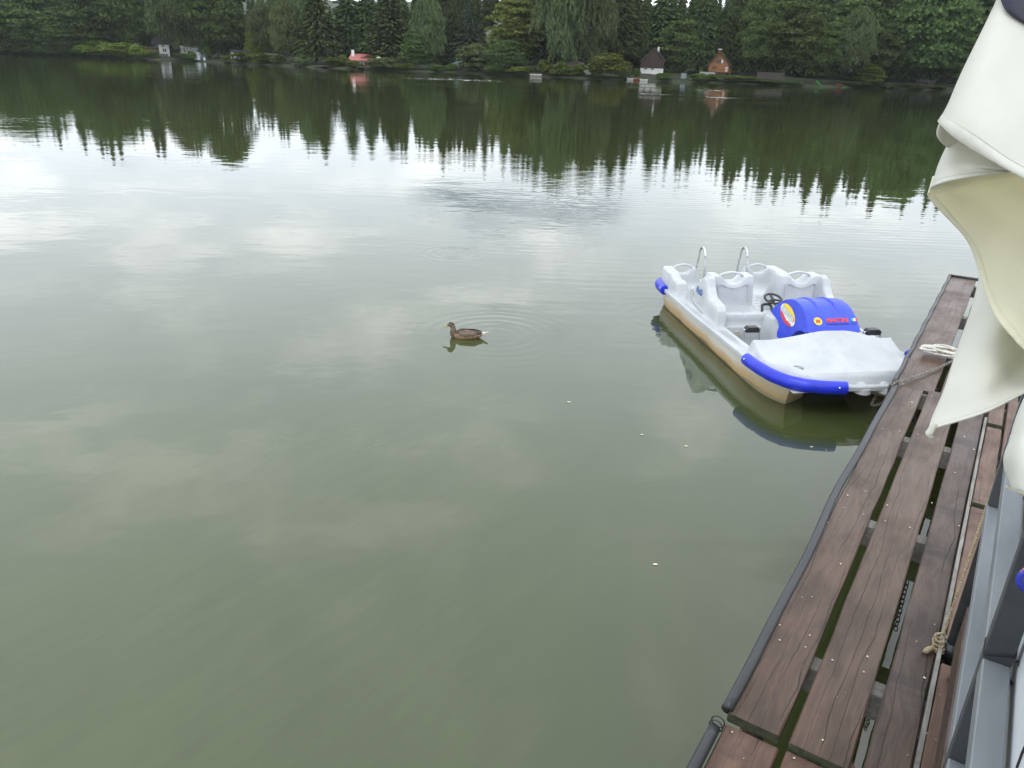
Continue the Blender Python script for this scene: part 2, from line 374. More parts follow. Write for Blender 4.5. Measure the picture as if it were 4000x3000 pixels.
for i in range(2):
    KIND['birch', i] = (cards(*weeping(100, 34, .57, .42, [.19, .26][i], .011, [.085, .105][i], .55), 'crown', ML['birch']), trunkmesh('trunk', .9, .011, [.03, -.05][i], 9))
KIND['leanbirch', 0] = (cards(*weeping(80, 32, .60, .36, .24, .011, .09, .2) , 'crown', ML['birch']), trunkmesh('trunk', .9, .012, .26, 8))
for i in range(2):
    KIND['bush', i] = (cards(*broad(46, 110, .50, .46, .48, .045, .15, .45, .20), 'crown', ML['bush']), trunkmesh('stem', .7, .03, 0, 6, .1))
KIND['olive', 0] = (cards(*broad(70, 110, .50, .47, .46, .030, .1, .3, .14), 'crown', ML['olive']), trunkmesh('stem', .7, .03, 0, 6, .1))
def with_mat(o, mat):
    o.material_slots[0].link = 'OBJECT'; o.material_slots[0].material = mat
def tree(kind, name, p, h, w, label, cat='tree', group=None, mat=None, bark=None, base_w=None, rz=None):
    cme, tme = KIND[kind]
    d = empty(name, p, label, cat, group, RNG.random() * 6.28 if rz is None else rz)
    ws = w / (2 * max(abs(v) for v in (np.percentile([x.co.x for x in cme.vertices], (2, 98))))) if w else h
    ck = 'foliage' if cat in ('bush', 'hedge', 'shrub') else 'crown'
    o = bpy.data.objects.new(ck, cme); COL.objects.link(o); o.parent = d; o.scale = (ws, ws, h)
    if mat: with_mat(o, ML[mat])
    if not tme.materials: tme.materials.append(MT['white'] if kind[0] in ('birch', 'leanbirch') else MT['pine'] if 'spruce' in kind[0] else MT['bark'])
    o = bpy.data.objects.new('stem' if ck == 'foliage' else 'trunk', tme); COL.objects.link(o); o.parent = d
    rs = h if kind[0] != 'leanbirch' else ws
    o.scale = (rs, rs, h)
    if kind[0] == 'maple': bark = 'pale'
    if bark: with_mat(o, MT[bark])
    return d
def T(kind, name, px, b, top, width, label, **kw):   # px: column in the view, top row (may be above the frame), width in survey px
    p = onshore(px, b); y0 = float(np.interp(px, [q[0] for q in SHPX], [q[1] for q in SHPX]))
    h = hgt(y0 - top, p.y) ; return tree(kind, name, p, h, wid(width, p.y), label, **kw)
# far wood: the skyline follows the skyline mirrored in the lake
SKY = [(-700,560),(-300,540),(0,520),(200,545),(300,570),(350,615),(420,580),(560,535),(650,475),(750,515),(850,535),(960,500),(1100,575),(1220,600),(1300,500),(1400,510),(1500,590),(1640,620),(1790,670),(1880,650),(2000,690),(2160,735),(2240,670),(2360,745),(2440,650),(2540,650),(2660,735),(2740,660),(2870,735),(3060,790),(3260,815),(3600,830),(4000,830),(4600,820)]
def sky_h(px, dist):
    y = float(np.interp(px, [s[0] for s in SKY], [s[1] for s in SKY]))
    a = math.asin(-ray(px, y).normalized().z); return dist * math.tan(a) - 3
BARE = [(565, 26), (590, 24)]
px = -520
rowi = 0
for row, (b, step) in enumerate(((26, 47), (38, 47), (52, 46))):
    px = -200 + row * 16
    while px < 4100:
        q = px + RNG.normal() * 12
        if q > 0 and q < 3650 or row < 2:
            p = onshore(max(-400, min(q, 4400)), b + RNG.normal() * 3)
            if q < 0: p.x -= (0 - q) * .06
            dist = math.hypot(p.x, p.y); hh = sky_h(q, dist) - p.z
            hh *= (.80 + .16 * RNG.random()) if RNG.random() > .15 else 1.02
            if q < 420: hh *= 1.08
            thin = 1240 < q < 1340 or 1880 < q < 1960
            if thin and row < 2: px += step; continue
            kd = ('tallspruce', int(RNG.integers(3))) if (row > 0 and RNG.random() < .45) or 1280 < q < 2150 and row > 0 else ('spruce', int(RNG.integers(4)))
            tree(kd, 'spruce_tree', p, hh, 0, 'tall dark spruce standing in the dense wood behind the lake shore', group='spruces of the wood behind the shore')
        px += step * (.75 + .5 * RNG.random())
# trees and bushes that can be told apart
T(('broad', 1), 'alder_tree', 40, 3, -120, 260, 'broad dark alder at the far left end of the tree line')
T(('broad', 0), 'alder_tree', 165, 4, -40, 220, 'dark alder hanging over the water between the leftmost alder and the cone shaped maple')
T(('birch', 1), 'birch_tree', 205, 10, -70, 150, 'pale crowned birch rising behind the alders at the left end')
T(('broad', 2), 'maple_tree', 290, 2, 35, 165, 'rounded cone shaped maple with a lighter top, left of the long bright bushes')
T(('broad', 1), 'alder_tree', 425, 9, -110, 250, 'large dark blue green alder behind the long bright bushes')
T(('broad', 0), 'alder_tree', 520, 13, -60, 120, 'narrow dark alder just left of the two bare pine trunks')
for q, lb, tp in ((568, 'left one of two bare brown pine trunks behind the brown boathouse', 'pine_tree'), (592, 'tall straight bare pine trunk just right of another, behind the brown boathouse', 'pine_tree')):
    p = onshore(q, 20); dd = tree(('tallspruce', 1), tp, p, 27, 0, lb)
    p = dd.location
T(('birch', 1), 'birch_tree', 702, 3.5, -140, 165, 'large weeping birch hanging in front of the white house')
T(('broad', 1), 'lime_tree', 862, 6, -170, 190, 'massive dark lime tree with a forked trunk right of the grey tent')
T(('lime', 0), 'hornbeam', 1000, 8, 112, 62, 'small bright yellow green tree in front of the black roofed cabin')
T(('highbirch', 1), 'birch_tree', 1045, 5, 25, 95, 'airy birch with a broken white trunk right of the black roofed cabin', bark='white')
T(('birch', 0), 'birch_tree', 1125, 2.5, 5, 100, 'slim tall light green birch reaching almost down to the water', mat='olive')
T(('birch', 1), 'birch_tree', 1200, 16, -60, 110, 'dull green birch behind the slim light green one')
T(('spruce', 3), 'spruce_tree', 1252, 8, -105, 150, 'broad dark spruce with a bare lower trunk left of the grey roofed hut')
T(('spruce', 0), 'spruce_tree', 1365, 18, -80, 130, 'dense spruce standing right behind the red roofed cottage')
T(('spruce', 3), 'spruce_tree', 1440, 20, -60, 120, 'dark spruce behind the right end of the red roof')
T(('spruce', 1), 'spruce_tree', 1525, 12, -60, 150, 'wide layered spruce behind the white tarpaulin')
T(('broad', 2), 'alder_tree', 1632, 3, 125, 115, 'low dark alder leaning over the water left of the white trunked birch')
T(('birch', 0), 'birch_tree', 1676, 4, -5, 115, 'weeping birch with a clear white trunk left of the teal gable')
T(('blue', 0), 'blue_spruce', 1830, 15, 25, 120, 'blue green spruce behind the teal gable')
T(('spruce', 0), 'spruce_tree', 1760, 19, 60, 110, 'short dark spruce between the white trunked birch and the blue spruce')
T(('olive', 0), 'willow', 1850, 1.5, 180, 115, 'round grey green willow bush beside the teal gable', cat='bush')
T(('larch', 0), 'larch_tree', 2000, 9, 2, 180, 'full yellow green larch with drooping twigs at the middle of the shore')
T(('broad', 0), 'alder_tree', 1975, 2, 165, 130, 'low alder at the water below the yellow green larch')
T(('spruce', 1), 'spruce_tree', 2105, 16, -130, 130, 'dark spruce between the larch and the great weeping birches')
T(('birch', 1), 'birch_tree', 2185, 5, -150, 165, 'left one of the two great weeping birches, hanging over the brown roof')
T(('birch', 1), 'birch_tree', 2312, 10, -110, 130, 'right one of the two great weeping birches, beside the grey gable')
T(('spruce', 2), 'spruce_tree', 2410, 18, -110, 130, 'dark spruce right of the great weeping birches')
T(('spruce', 0), 'spruce_tree', 2462, 26, -70, 110, 'dark bushy spruce left of the brown and white house')
T(('tallspruce', 2), 'spruce_tree', 2565, 24, -60, 120, 'thin spruce with a bare trunk above the ridge of the brown and white house')
T(('lime', 0), 'hazel', 2370, 1.2, 212, 135, 'olive green bushy conifer at the water between the grey gable and the moored boats', cat='bush', mat='larch')
T(('maple', 1), 'ash_tree', 2640, 3, 78, 125, 'slender dark ash with a thin trunk, right of the brown and white house')
T(('spruce', 3), 'spruce_tree', 2725, 22, -40, 120, 'dark spruce just left of the wooden chalet')
T(('maple', 0), 'maple_tree', 2935, 15, 25, 135, 'full maple right behind the wooden chalet, leftmost of the broad row')
T(('maple', 1), 'maple_tree', 3068, 5, 10, 165, 'tall maple with a rounded top above the grey wall')
T(('maple', 0), 'maple_tree', 3190, 3, 108, 125, 'smaller light topped maple with a leaning trunk, above the green kayak')
T(('maple', 1), 'maple_tree', 3290, 9, 0, 170, 'wide maple behind the leaning birch')
T(('leanbirch', 0), 'birch_tree', 3310, 2.5, 40, 130, 'grey green birch with a white trunk leaning to the right over the shore', rz=0)
T(('broad', 0), 'alder_tree', 3590, 6, -120, 240, 'huge dark alder nearest the cream parasol on the far shore')
T(('lime', 0), 'sapling', 3390, 1.5, 255, 90, 'low light green sapling under the leaning birch', mat='bush')
T(('spruce', 0), 'spruce_tree', 3780, 12, -80, 170, 'dark spruce beside the far brown cabin at the right end')
for q, b, y in ((2930, 7, 40), (2975, 7, 30), (3045, 8, 20), (3130, 7, 20), (3150, 5, 40), (3245, 7, 30), (3425, 6, 30), (3475, 8, 30), (3665, 7, 30), (3705, 5, 40)):
    T(('maple', int(RNG.integers(2))), 'maple_tree', q, b, y + 60, 105, 'slim maple in the row of thin trunks along the right hand shore', group='slim maples along the right hand shore')
for q, tp in ((15, 160), (70, 172), (130, 165), (185, 175), (240, 180), (300, 178), (335, 188)):
    T(('bush', int(RNG.integers(2))), 'bush', q, .5, tp, 80, 'dark leafy undergrowth hanging over the water at the left end of the shore', cat='bush', group='undergrowth at the left end of the shore', mat='broad')
# bushes
for q, b, tp, w_, lb, kw in (
    (385, 1.0, 163, 125, 'left half of the long bright green willow thicket at the water', dict(mat='lime')),
    (475, 1.0, 172, 120, 'middle of the long bright green willow thicket, tallest in the row', dict(mat='lime')),
    (550, 1.0, 182, 75, 'right end of the bright green willow thicket beside the brown boathouse', dict(mat='lime')),
    (602, 2.5, 200, 36, 'small grey green bush in front of the brown boathouse', dict(mat='olive')),
    (708, .8, 212, 50, 'left part of the low clipped dark bush below the white house', {}),
    (750, .8, 211, 50, 'low dark bush just left of the grey tent', {}),
    (812, 5, 190, 34, 'small upright green bush right of the grey tent', {}),
    (885, 2, 226, 28, 'tiny light green bush on the lawn by the black roofed cabin', dict(mat='lime')),
    (945, .8, 209, 85, 'wide dark bush below the black roofed cabin, left half', {}),
    (1020, .8, 212, 85, 'wide dark bush below the black roofed cabin, right half', {}),
    (1085, 1.2, 222, 55, 'dark bush at the foot of the slim light green birch', {}),
    (1188, 1.0, 220, 58, 'feathery grey green bush between the slim birch and the broad spruce', dict(mat='olive')),
    (1310, 1.5, 230, 65, 'low bush under the grey roofed hut', {}),
    (1345, 3, 222, 40, 'upright bush at the left corner of the red roofed cottage', {}),
    (1385, 1.2, 245, 60, 'low bush in front of the red roofed cottage', {}),
    (1462, 1.0, 236, 60, 'full bush at the right corner of the red roofed cottage', dict(mat='olive')),
    (1505, 1.0, 231, 85, 'wide rounded bush in front of the white tarpaulin', dict(mat='olive')),
    (1555, .8, 254, 60, 'low yellowish bush at the water right of the white tarpaulin', dict(mat='larch')),
    (1600, 1.0, 252, 40, 'small green bush under the low dark alder', {}),
    (1705, 1.0, 258, 50, 'low leafy bush at the foot of the white trunked birch', dict(mat='bush')),
    (1762, 1.6, 256, 50, 'leafy bush under the teal gable', {}),
    (1940, .8, 250, 90, 'dark rounded bush right of the grey green willow', {}),
    (2030, .8, 266, 95, 'long light green bush at the water below the larch', dict(mat='lime')),
    (2128, 1.2, 241, 52, 'round green bush right of the wooden raft', {}),
    (2162, .6, 276, 40, 'small yellowish bush at the water beside the wooden raft', dict(mat='larch')),
    (2190, 1.5, 248, 55, 'green bush below the left end of the brown roof', {}),
    (2228, 1.0, 268, 50, 'low green bush under the middle of the brown roof', {}),
    (2262, 1.2, 258, 50, 'green bush beside the grey gable window', {}),
    (2330, .8, 285, 40, 'small pale bush at the foot of the olive conifer', {}),
    (2430, .8, 275, 55, 'dark bush at the right foot of the olive conifer', dict(mat='broad')),
    (2485, 5, 282, 28, 'small round bush on the lawn left of the white base wall', {}),
    (2595, 1.5, 292, 55, 'dark bush at the right corner of the white base wall', {}),
    (2730, 1.2, 294, 70, 'left half of the clipped hedge below the wooden shelter', {}),
    (2782, 1.2, 296, 60, 'right half of the clipped hedge below the wooden shelter', {}),
    (2862, 1.2, 301, 80, 'clipped hedge below the wooden chalet, right of its steps', {}),
    (2935, 1.2, 306, 80, 'low hedge at the foot of the leftmost maple', dict(mat='broad')),
    (3010, 1.0, 320, 80, 'dark low bush below the grey wall', dict(mat='broad')),
    (3095, 1.0, 322, 70, 'dark low bush between the grey wall and the green kayak', dict(mat='broad')),
    (3350, .8, 325, 90, 'low dark bush at the foot of the leaning birch', dict(mat='broad')),
    (3460, .8, 330, 90, 'low dark bush under the huge dark alder, left', dict(mat='broad')),
    (3560, .8, 333, 90, 'low dark bush in front of the dark boathouse', dict(mat='broad')),
    (3655, .8, 340, 60, 'yellowish waterside bush below the far brown cabin', dict(mat='larch'))):
    T(('bush', int(RNG.integers(2))), 'bush', q, b, tp, w_, lb, cat='bush', **kw)
# ------------------------------------------------------------------ cottages on the far bank
M_WHITE = pm('white_render', (.72, .72, .70), (.60, .60, .58), 3, .8, .01)
M_BROWNW = pm('dark_brown_boards', (.055, .032, .026), (.035, .02, .017), 4, .7, .02, (6, 1, .4))
M_CHALET = pm('orange_brown_boards', (.30, .125, .042), (.21, .085, .028), 4, .6, .02, (.5, 1, 7))
M_BRICK = pm('red_brown_wall', (.17, .06, .035), (.11, .04, .025), 4, .8, .02)
M_REDROOF = pm('red_roof', (.42, .145, .12), (.34, .11, .09), 2, .6, .02, (4, 1, 1))
M_DROOF = pm('dark_roof', (.035, .035, .04), (.02, .02, .024), 3, .6)
M_GROOF = pm('grey_roof', (.36, .36, .35), (.24, .24, .23), 3, .7)
M_BROOF = pm('brown_roof', (.12, .085, .07), (.07, .05, .042), 3, .7, .02)
M_TEAL = pm('teal_roof_sheet', (.20, .30, .28), (.15, .24, .23), 2, .6)
M_GREYW = pm('grey_render', (.33, .33, .31), (.22, .22, .21), 3, .8)
M_STONE = pm('grey_stone', (.22, .21, .19), (.12, .115, .10), 5, .9, .05)
M_GLASS = pm('window_glass', (.03, .035, .04), (.02, .02, .02), 2, .08)
M_FRAME = pm('white_frame', (.75, .75, .73), (.68, .68, .66), 3, .5)
M_BLACK = pm('black_wood', (.02, .017, .015), (.012, .01, .01), 4, .7)
M_RED = pm('red_paint', (.33, .07, .04), (.26, .05, .03), 3, .5)
M_TARP = pm('pale_tarpaulin', (.62, .64, .56), (.5, .52, .45), 2, .6)
M_KAYAK = pm('green_plastic', (.06, .34, .06), (.04, .26, .04), 3, .35)
M_TENT = pm('grey_tent_fabric', (.30, .34, .36), (.20, .23, .25), 2, .6)
def wbox(par, x, y, z, w, h_, n=2, frame=M_FRAME, name='window'):
    f = MB(); tk = .09
    f.box(x - w/2, x + w/2, y - .06, y + .02, z, z + tk).box(x - w/2, x + w/2, y - .06, y + .02, z + h_ - tk, z + h_)
    for k in range(n + 1):
        q = x - w/2 + (w - tk) * k / n; f.box(q, q + tk, y - .058, y + .018, z + tk, z + h_ - tk)
    o = f.build(name, frame, par); MB().box(x - w/2 + .02, x + w/2 - .02, y - .025, y + .01, z + .03, z + h_ - .03).build('pane', M_GLASS, o); return o
HS = dict(white_house=.72, cabin=.66, white_shed=.7, grey_hut=.68, red_roofed_cottage=.62, teal_hut=.62, grey_cabin=.68, steep_gabled_house=.76, privy=.8, chalet=.66, shelter=.62, garden_wall=.7, dark_boathouse=.8, brown_cabin=.62)
def site(px, b, name, label, cat, turn=0):
    p = onshore(px, b); r = empty(name, p, label, cat, rz=face(p) + turn); r.scale.z = HS.get(name, 1); return r, p.y
def S(px, y): return wid(px, y)
# brown boathouse
r, y = site(592, 9, 'boathouse', 'low flat roofed red brown boathouse behind a small grey bush', 'boathouse')
MB().box(-3.6, 1.9, 0, 4, 0, 2.4).build('wall', M_BRICK, r); MB().prism([(1.9, 0), (4.4, 0), (4.4, 1.7), (1.9, 2.35)], .02, 3.9).build('side_wall', M_BROWNW, r)
MB().prism([(-3.9, 2.42), (2.0, 2.42), (4.6, 1.75), (4.6, 1.9), (2.05, 2.62), (-3.9, 2.66)], -.3, 4.3).build('roof', M_BROOF, r)
# white house
r, y = site(695, 12, 'white_house', 'white house with a dark peaked roof, half hidden behind the weeping birch', 'house')
MB().box(-4.6, -1.9, 0, 6, 0, 4.3).build('wall', M_WHITE, r); MB().box(.9, 5.6, .2, 6, 0, 3.0).build('wall', M_WHITE, r); MB().box(-1.9, .9, .8, 6, 0, 3).build('porch', M_BLACK, r)
MB().prism([(-6.6, 4.32), (-5.4, 7.2), (-.5, 7.2), (.9, 4.32)], -.5, 6.5).build('roof', M_DROOF, r); MB().prism([(.95, 3.02), (5.9, 3.02), (5.9, 3.25), (.95, 4.3)], -.3, 6.3).build('roof', M_WHITE, r)
wbox(r, -3.2, 0, 1.6, 1.2, 1.4); wbox(r, 3.6, .2, 1.0, 1.6, 1.3)
MB().box(-5.6, -2.4, -1.4, -.6, -.3, 1.0).build('stone_base', M_STONE, r)
# black roofed cabin
r, y = site(950, 9, 'cabin', 'white cabin with a flat black roof and a row of windows', 'cabin')
MB().box(-2.8, 2.7, 0, 4, .2, 2.9).build('wall', M_WHITE, r); MB().prism([(-3.0, 2.95), (2.9, 2.95), (2.7, 3.9), (-2.9, 3.95)], -.4, 4.3).build('roof', M_DROOF, r)
wbox(r, -1.1, 0, 1.3, 1.9, 1.1, 3); wbox(r, 1.4, 0, 1.1, 1.2, 1.3, 2); MB().box(-2.7, -2.2, -.03, .05, .25, 2.5).build('door', M_BLACK, r)
r, y = site(1065, 11, 'white_shed', 'small white shed with a dark window between two birches', 'shed')
MB().box(-1.5, 1.2, 0, 3, 0, 2.2).build('wall', M_WHITE, r); MB().prism([(-1.8, 2.22), (1.5, 2.22), (1.4, 2.7), (-1.7, 2.9)], -.3, 3.3).build('roof', M_GROOF, r); wbox(r, .2, 0, .9, .9, .9, 1)
# grey roofed hut
r, y = site(1312, 5, 'grey_hut', 'small dark hut with a pale grey roof and a black chimney', 'hut')
MB().box(-2.1, 1.6, 0, 3, 0, 1.3).build('wall', M_BROWNW, r); rf = MB().prism([(-2.4, 1.35), (2.3, 1.35), (2.1, 1.95), (-1.4, 2.2)], -.4, 3.4).build('roof', M_GROOF, r)
MB().box(.1, .45, -.2, .2, 2.1, 4.0).build('chimney', M_BLACK, rf)
# red roofed cottage
r, y = site(1405, 6, 'red_roofed_cottage', 'cottage with a bright red roof and a white chimney among bushes', 'cottage')
MB().box(-1.9, 2.0, 0, 4, 0, 2.0).build('wall', M_BRICK, r)
rf = MB().add([(-2.6, -.6, 1.95), (2.5, -.6, 1.95), (3.9, 2.0, 4.3), (-1.9, 2.0, 4.3), (-2.6, 4.6, 1.95), (2.5, 4.6, 1.95)], [(0, 1, 2, 3), (3, 2, 5, 4), (0, 3, 4), (1, 5, 2), (0, 4, 5, 1)]).build('roof', M_REDROOF, r)
MB().box(-1.75, -1.1, 1.0, 1.6, 3.2, 5.6).build('chimney', M_WHITE, rf)
wbox(r, -.35, 0, .45, .8, 1.3, 2); wbox(r, .65, 0, .45, .8, 1.3, 2)
# teal gable
r, y = site(1779, 4.5, 'teal_hut', 'steep teal green sheet metal gable between a spruce and the willow bush', 'hut')
MB().prism([(-2.6, .6), (1.6, .6), (1.6, 3.9), (1.3, 3.9)], 0, 4).build('roof', M_TEAL, r); MB().box(-2.2, 1.5, .1, 3.9, 0, .6).build('wall', M_BROWNW, r)
# brown roofed cabin with a grey gable
r, y = site(2250, 5, 'grey_cabin', 'cabin with a long brown roof and a pale grey gable under the weeping birches', 'cabin')
MB().box(-3.4, 1.6, 0, 4, 0, 2.2).build('wall', M_BROWNW, r); MB().add([(-4, -.4, 2.1), (1.6, -.4, 2.1), (1.6, 2, 3.7), (-3.4, 2, 3.7), (-4, 4.4, 2.1), (1.6, 4.4, 2.1)], [(0, 1, 2, 3), (3, 2, 5, 4), (0, 3, 4), (1, 5, 2), (0, 4, 5, 1)]).build('roof', M_BROOF, r)
MB().prism([(1.62, 0), (4.2, 0), (4.2, 2.2), (2.6, 3.4), (1.62, 2.7)], -.1, 4).build('gable_wall', M_GREYW, r); wbox(r, 3.2, -.1, 1.0, 1.1, 1.0, 2, M_BLACK)
# brown and white house
r, y = site(2547, 17, 'steep_gabled_house', 'steep gabled house with dark brown boards above a white base wall', 'house')
MB().box(-2.9, 2.3, 0, 6, -.4, 1.55).build('base_wall', M_WHITE, r)
MB().prism([(-2.9, 1.56), (2.35, 1.56), (2.35, 3.6), (.0, 6.9), (-2.9, 3.4)], -.05, 6).build('gable_wall', M_BROWNW, r)
rf = MB().prism([(-3.15, 3.3), (0, 7.05), (2.6, 3.5), (2.75, 3.65), (0, 7.3), (-3.3, 3.45)], -.35, 6.2).build('roof', M_BROOF, r)
MB().box(.55, 1.0, 1.5, 1.95, 5.8, 7.5).build('chimney', M_WHITE, rf)
for q in (-1.7, -.2): MB().box(q - .32, q + .32, -.03, .1, 1.15, 1.48).build('window', M_GLASS, r)
r, y = site(2458, 12, 'privy', 'narrow dark wooden shed left of the white base wall', 'shed')
MB().box(-.5, .5, 0, 1.0, 0, 1.5).build('wall', M_BROWNW, r); MB().prism([(-.7, 1.5), (.7, 1.75), (.7, 1.85), (-.7, 1.6)], -.2, 1.3).build('roof', M_BROOF, r)
# chalet
r, y = site(2800, 13, 'chalet', 'orange brown wooden chalet with a steep gable, balcony and white capped chimney', 'house')
z0 = 1.9
MB().box(-1.9, 2.0, .3, 5.6, -.3, z0).build('base_wall', M_STONE, r)
MB().prism([(-2.25, z0), (2.25, z0), (2.25, z0 + 2.0), (0, z0 + 5.9), (-2.25, z0 + 2.0)], 0, 5.8).build('wall', M_CHALET, r)
rf = MB().prism([(-2.75, z0 + 1.5), (0, z0 + 6.1), (2.75, z0 + 1.5), (2.9, z0 + 1.6), (0, z0 + 6.4), (-2.9, z0 + 1.6)], -.5, 6.1).build('roof', M_BROOF, r)
c = MB().box(-.55, .15, 1.4, 2.1, z0 + 4.9, z0 + 6.9).build('chimney', M_BRICK, rf); MB().box(-.65, .25, 1.3, 2.2, z0 + 6.9, z0 + 7.15).build('cap', M_WHITE, c)
wbox(r, .0, 0, z0 + 2.7, 1.2, 1.05, 2, M_BLACK); MB().box(.42, .75, -.09, -.063, z0 + 2.7, z0 + 3.75).build('shutter', M_FRAME, r)
wbox(r, -.9, 0, z0 + .7, .9, .9, 2, M_BLACK)
d = MB().box(1.45, 1.95, -.06, .01, z0 + .02, z0 + 1.5).build('door', M_WHITE, r)
bl_ = MB().box(-1.0, 2.7, -1.5, -.02, z0 - .15, z0).build('balcony', M_CHALET, r)
mb = MB()
for k in range(13): mb.box(-.95 + k * .3, -.87 + k * .3, -1.48, -1.42, z0, z0 + .9)
mb.box(-1.0, 2.7, -1.5, -1.4, z0 + .9, z0 + 1.0).build('railing', M_CHALET, bl_)
for q in (-.8, 1.1, 2.5): MB().beam((q, -1.35, -.3), (q, -1.35, z0 - .16), .14).build('post', M_CHALET, r)
# shelter
r, y = site(2758, 5, 'shelter', 'open wooden shelter with a pale grey roof in front of the chalet', 'shelter')
MB().prism([(-1.7, 1.55), (1.75, 1.55), (1.6, 2.35), (-1.6, 2.4)], 0, 2.2).build('roof', M_GROOF, r)
for q in (-1.45, 1.45):
    MB().beam((q, .2, -.2), (q, .2, 1.54), .13).beam((q, .15, .8), (q * .62, .15, 1.52), .1).build('post', M_CHALET, r); MB().beam((q, 2.0, -.2), (q, 2.0, 1.54), .13).build('post', M_CHALET, r)
r, y = site(3000, 12, 'garden_wall', 'long grey brown boundary wall behind the thin maple trunks', 'wall')
MB().box(-2.6, 3.2, 0, .25, -.2, 2.0).build('wall', pm('grey_brown_boards', (.16, .135, .115), (.11, .09, .08), 3, .8, .02, (5, 1, .6)), r); MB().box(-2.7, 3.3, -.05, .3, 2.0, 2.1).build('coping', M_STONE, r)
r, y = site(3610, 5, 'dark_boathouse', 'low black boathouse in the shade under the huge dark alder', 'boathouse')
MB().box(-1.8, 1.7, 0, 2.5, -.2, 1.3).build('wall', M_BROWNW, r); MB().prism([(-2.1, 1.32), (2.0, 1.32), (1.9, 1.65), (-2, 1.75)], -.3, 2.8).build('roof', M_DROOF, r); MB().box(-1.2, .4, -.03, .1, -.1, 1.1).build('door', M_BLACK, r)
r, y = site(3712, 13, 'brown_cabin', 'dark brown cabin with white framed windows beside the parasol edge', 'cabin')
MB().box(-2.6, 4.5, 0, 5, .5, 4.4).build('wall', pm('plum_brown_boards', (.075, .035, .032), (.05, .024, .022), 4, .8, .02, (1, 1, 6)), r); MB().box(-2.7, 4.6, -.15, 5, -.5, .55).build('stone_base', M_STONE, r)
MB().prism([(-3.0, 4.42), (4.9, 4.42), (4.0, 6.5), (-2, 6.5)], -.5, 5.5).build('roof', M_DROOF, r)
wbox(r, .2, 0, 2.0, 1.1, 1.1, 2); wbox(r, 2.4, 0, 2.0, 1.0, 1.1, 2); MB().box(-2.4, -1.7, -.03, .1, .6, 2.6).build('door', M_BLACK, r)
# small things on the bank
def jet(px, w_, label, h_=.45):
    p = onshore(px, -1.2); p.z = 0; r = empty('jetty', p, label, 'jetty', rz=face(p))
    MB().box(-w_/2, w_/2, -.8, 1.6, h_ - .1, h_).build('deck', MT['bark'], r)
    for q in (-w_/2 + .2, w_/2 - .2): MB().beam((q, -.6, -.5), (q, -.6, h_ - .1), .16).build('post', MT['bark'], r)
jet(888, 2.4, 'small plank jetty left of the wide dark bush'); jet(1162, 2.6, 'small dark jetty between the slim birch and the feathery bush', .7); jet(1255, 4.0, 'long low jetty under the broad spruce', .5); jet(1410, 2.2, 'pale topped jetty below the red roofed cottage', .6)
p = sight(2093, 299, 0); r = empty('raft', p, 'pale wooden bathing raft floating before the light green bush', 'raft', rz=face(p))
MB().box(-1.3, 1.3, -.8, .8, .3, .5).build('deck', pm('bleached_boards', (.45, .43, .38), (.3, .28, .25), 4, .8), r); MB().box(-1.2, 1.2, -.7, .7, -.1, .29).build('float', M_STONE, r)
def rowboat(name, px, py, ln, mat, label, tilt=0, cat='boat', b=0):
    p = sight(px, py, 0) if not b else onshore(px, b); r = empty(name, p, label, cat, rz=face(p))
    P = []
    for u in np.linspace(0, 1, 9):
        w_ = .55 * math.sin(math.pi * (.12 + .85 * u) ** .9) ** .6 if u < 1 else .05; zz = .1 * (2 * u - 1) ** 2
        P.append([((u - .5) * ln, -w_, .45 + zz), ((u - .5) * ln * .95, -w_ * .75, .05), ((u - .5) * ln * .9, 0, -.05), ((u - .5) * ln * .95, w_ * .75, .05), ((u - .5) * ln, w_, .45 + zz)])
    o = grid(np.array(P)).build('hull', mat, r, smooth=True); r.scale.z = .7; MB().box(-.2, .1, -.45, .45, .28, .33).build('seat', MT['bark'], r); MB().box(-ln * .3, ln * .3, -.3, .3, .02, .08).build('floor', MT['bark'], r)
    r.rotation_euler.y = tilt; return r
rowboat('rowing_boat', 2465, 313, 1.8, M_FRAME, 'white rowing boat, left of the red one, moored below the lawn')
rowboat('rowing_boat', 2489, 315, 1.7, M_RED, 'red rowing boat moored between two white boats')
rowboat('rowing_boat', 2514, 317, 1.6, M_FRAME, 'flat white boat right of the red one at the lawn')
rowboat('rowing_boat', 669, 233, 2.4, pm('pale_red_paint', (.55, .16, .15), (.7, .6, .58), 1.2, .5), 'pale red boat drawn up bow high below the white house', R(-38))
rowboat('kayak', 3198, 330, 2.0, M_KAYAK, 'bright green kayak leaning on the bank under the leaning maple', R(35), 'kayak', .6)
rowboat('dinghy', 3472, 340, 1.6, M_FRAME, 'tilted white dinghy in the shade under the huge dark alder', R(-30), 'boat', .8)
rowboat('dinghy', 3275, 336, 1.2, M_RED, 'small orange red dinghy on the dark bank left of the leaning birch', 0, 'boat', .8)
for px_, sc, mt_, lb in ((778, 1.0, M_TENT, 'rounded grey dome tent at the water right of the low dark bush'), (800, .8, pm('navy_tent_fabric', (.05, .06, .09), (.03, .035, .05), 2, .6), 'dark blue tent right behind the grey dome tent')):
    p = onshore(px_, 1.5); r = empty('tent', p, lb, 'tent', rz=face(p)); MB().ball((0, 0, 0), 1, 14, (1.3 * sc, 1.2 * sc, 2.0 * sc), True).build('canopy', mt_, r, smooth=True); MB().prism([(-.4 * sc, 0), (.4 * sc, 0), (.25 * sc, 1.0 * sc), (-.25 * sc, 1.0 * sc)], -1.25 * sc, -.9 * sc).build('door', M_TARP, r)
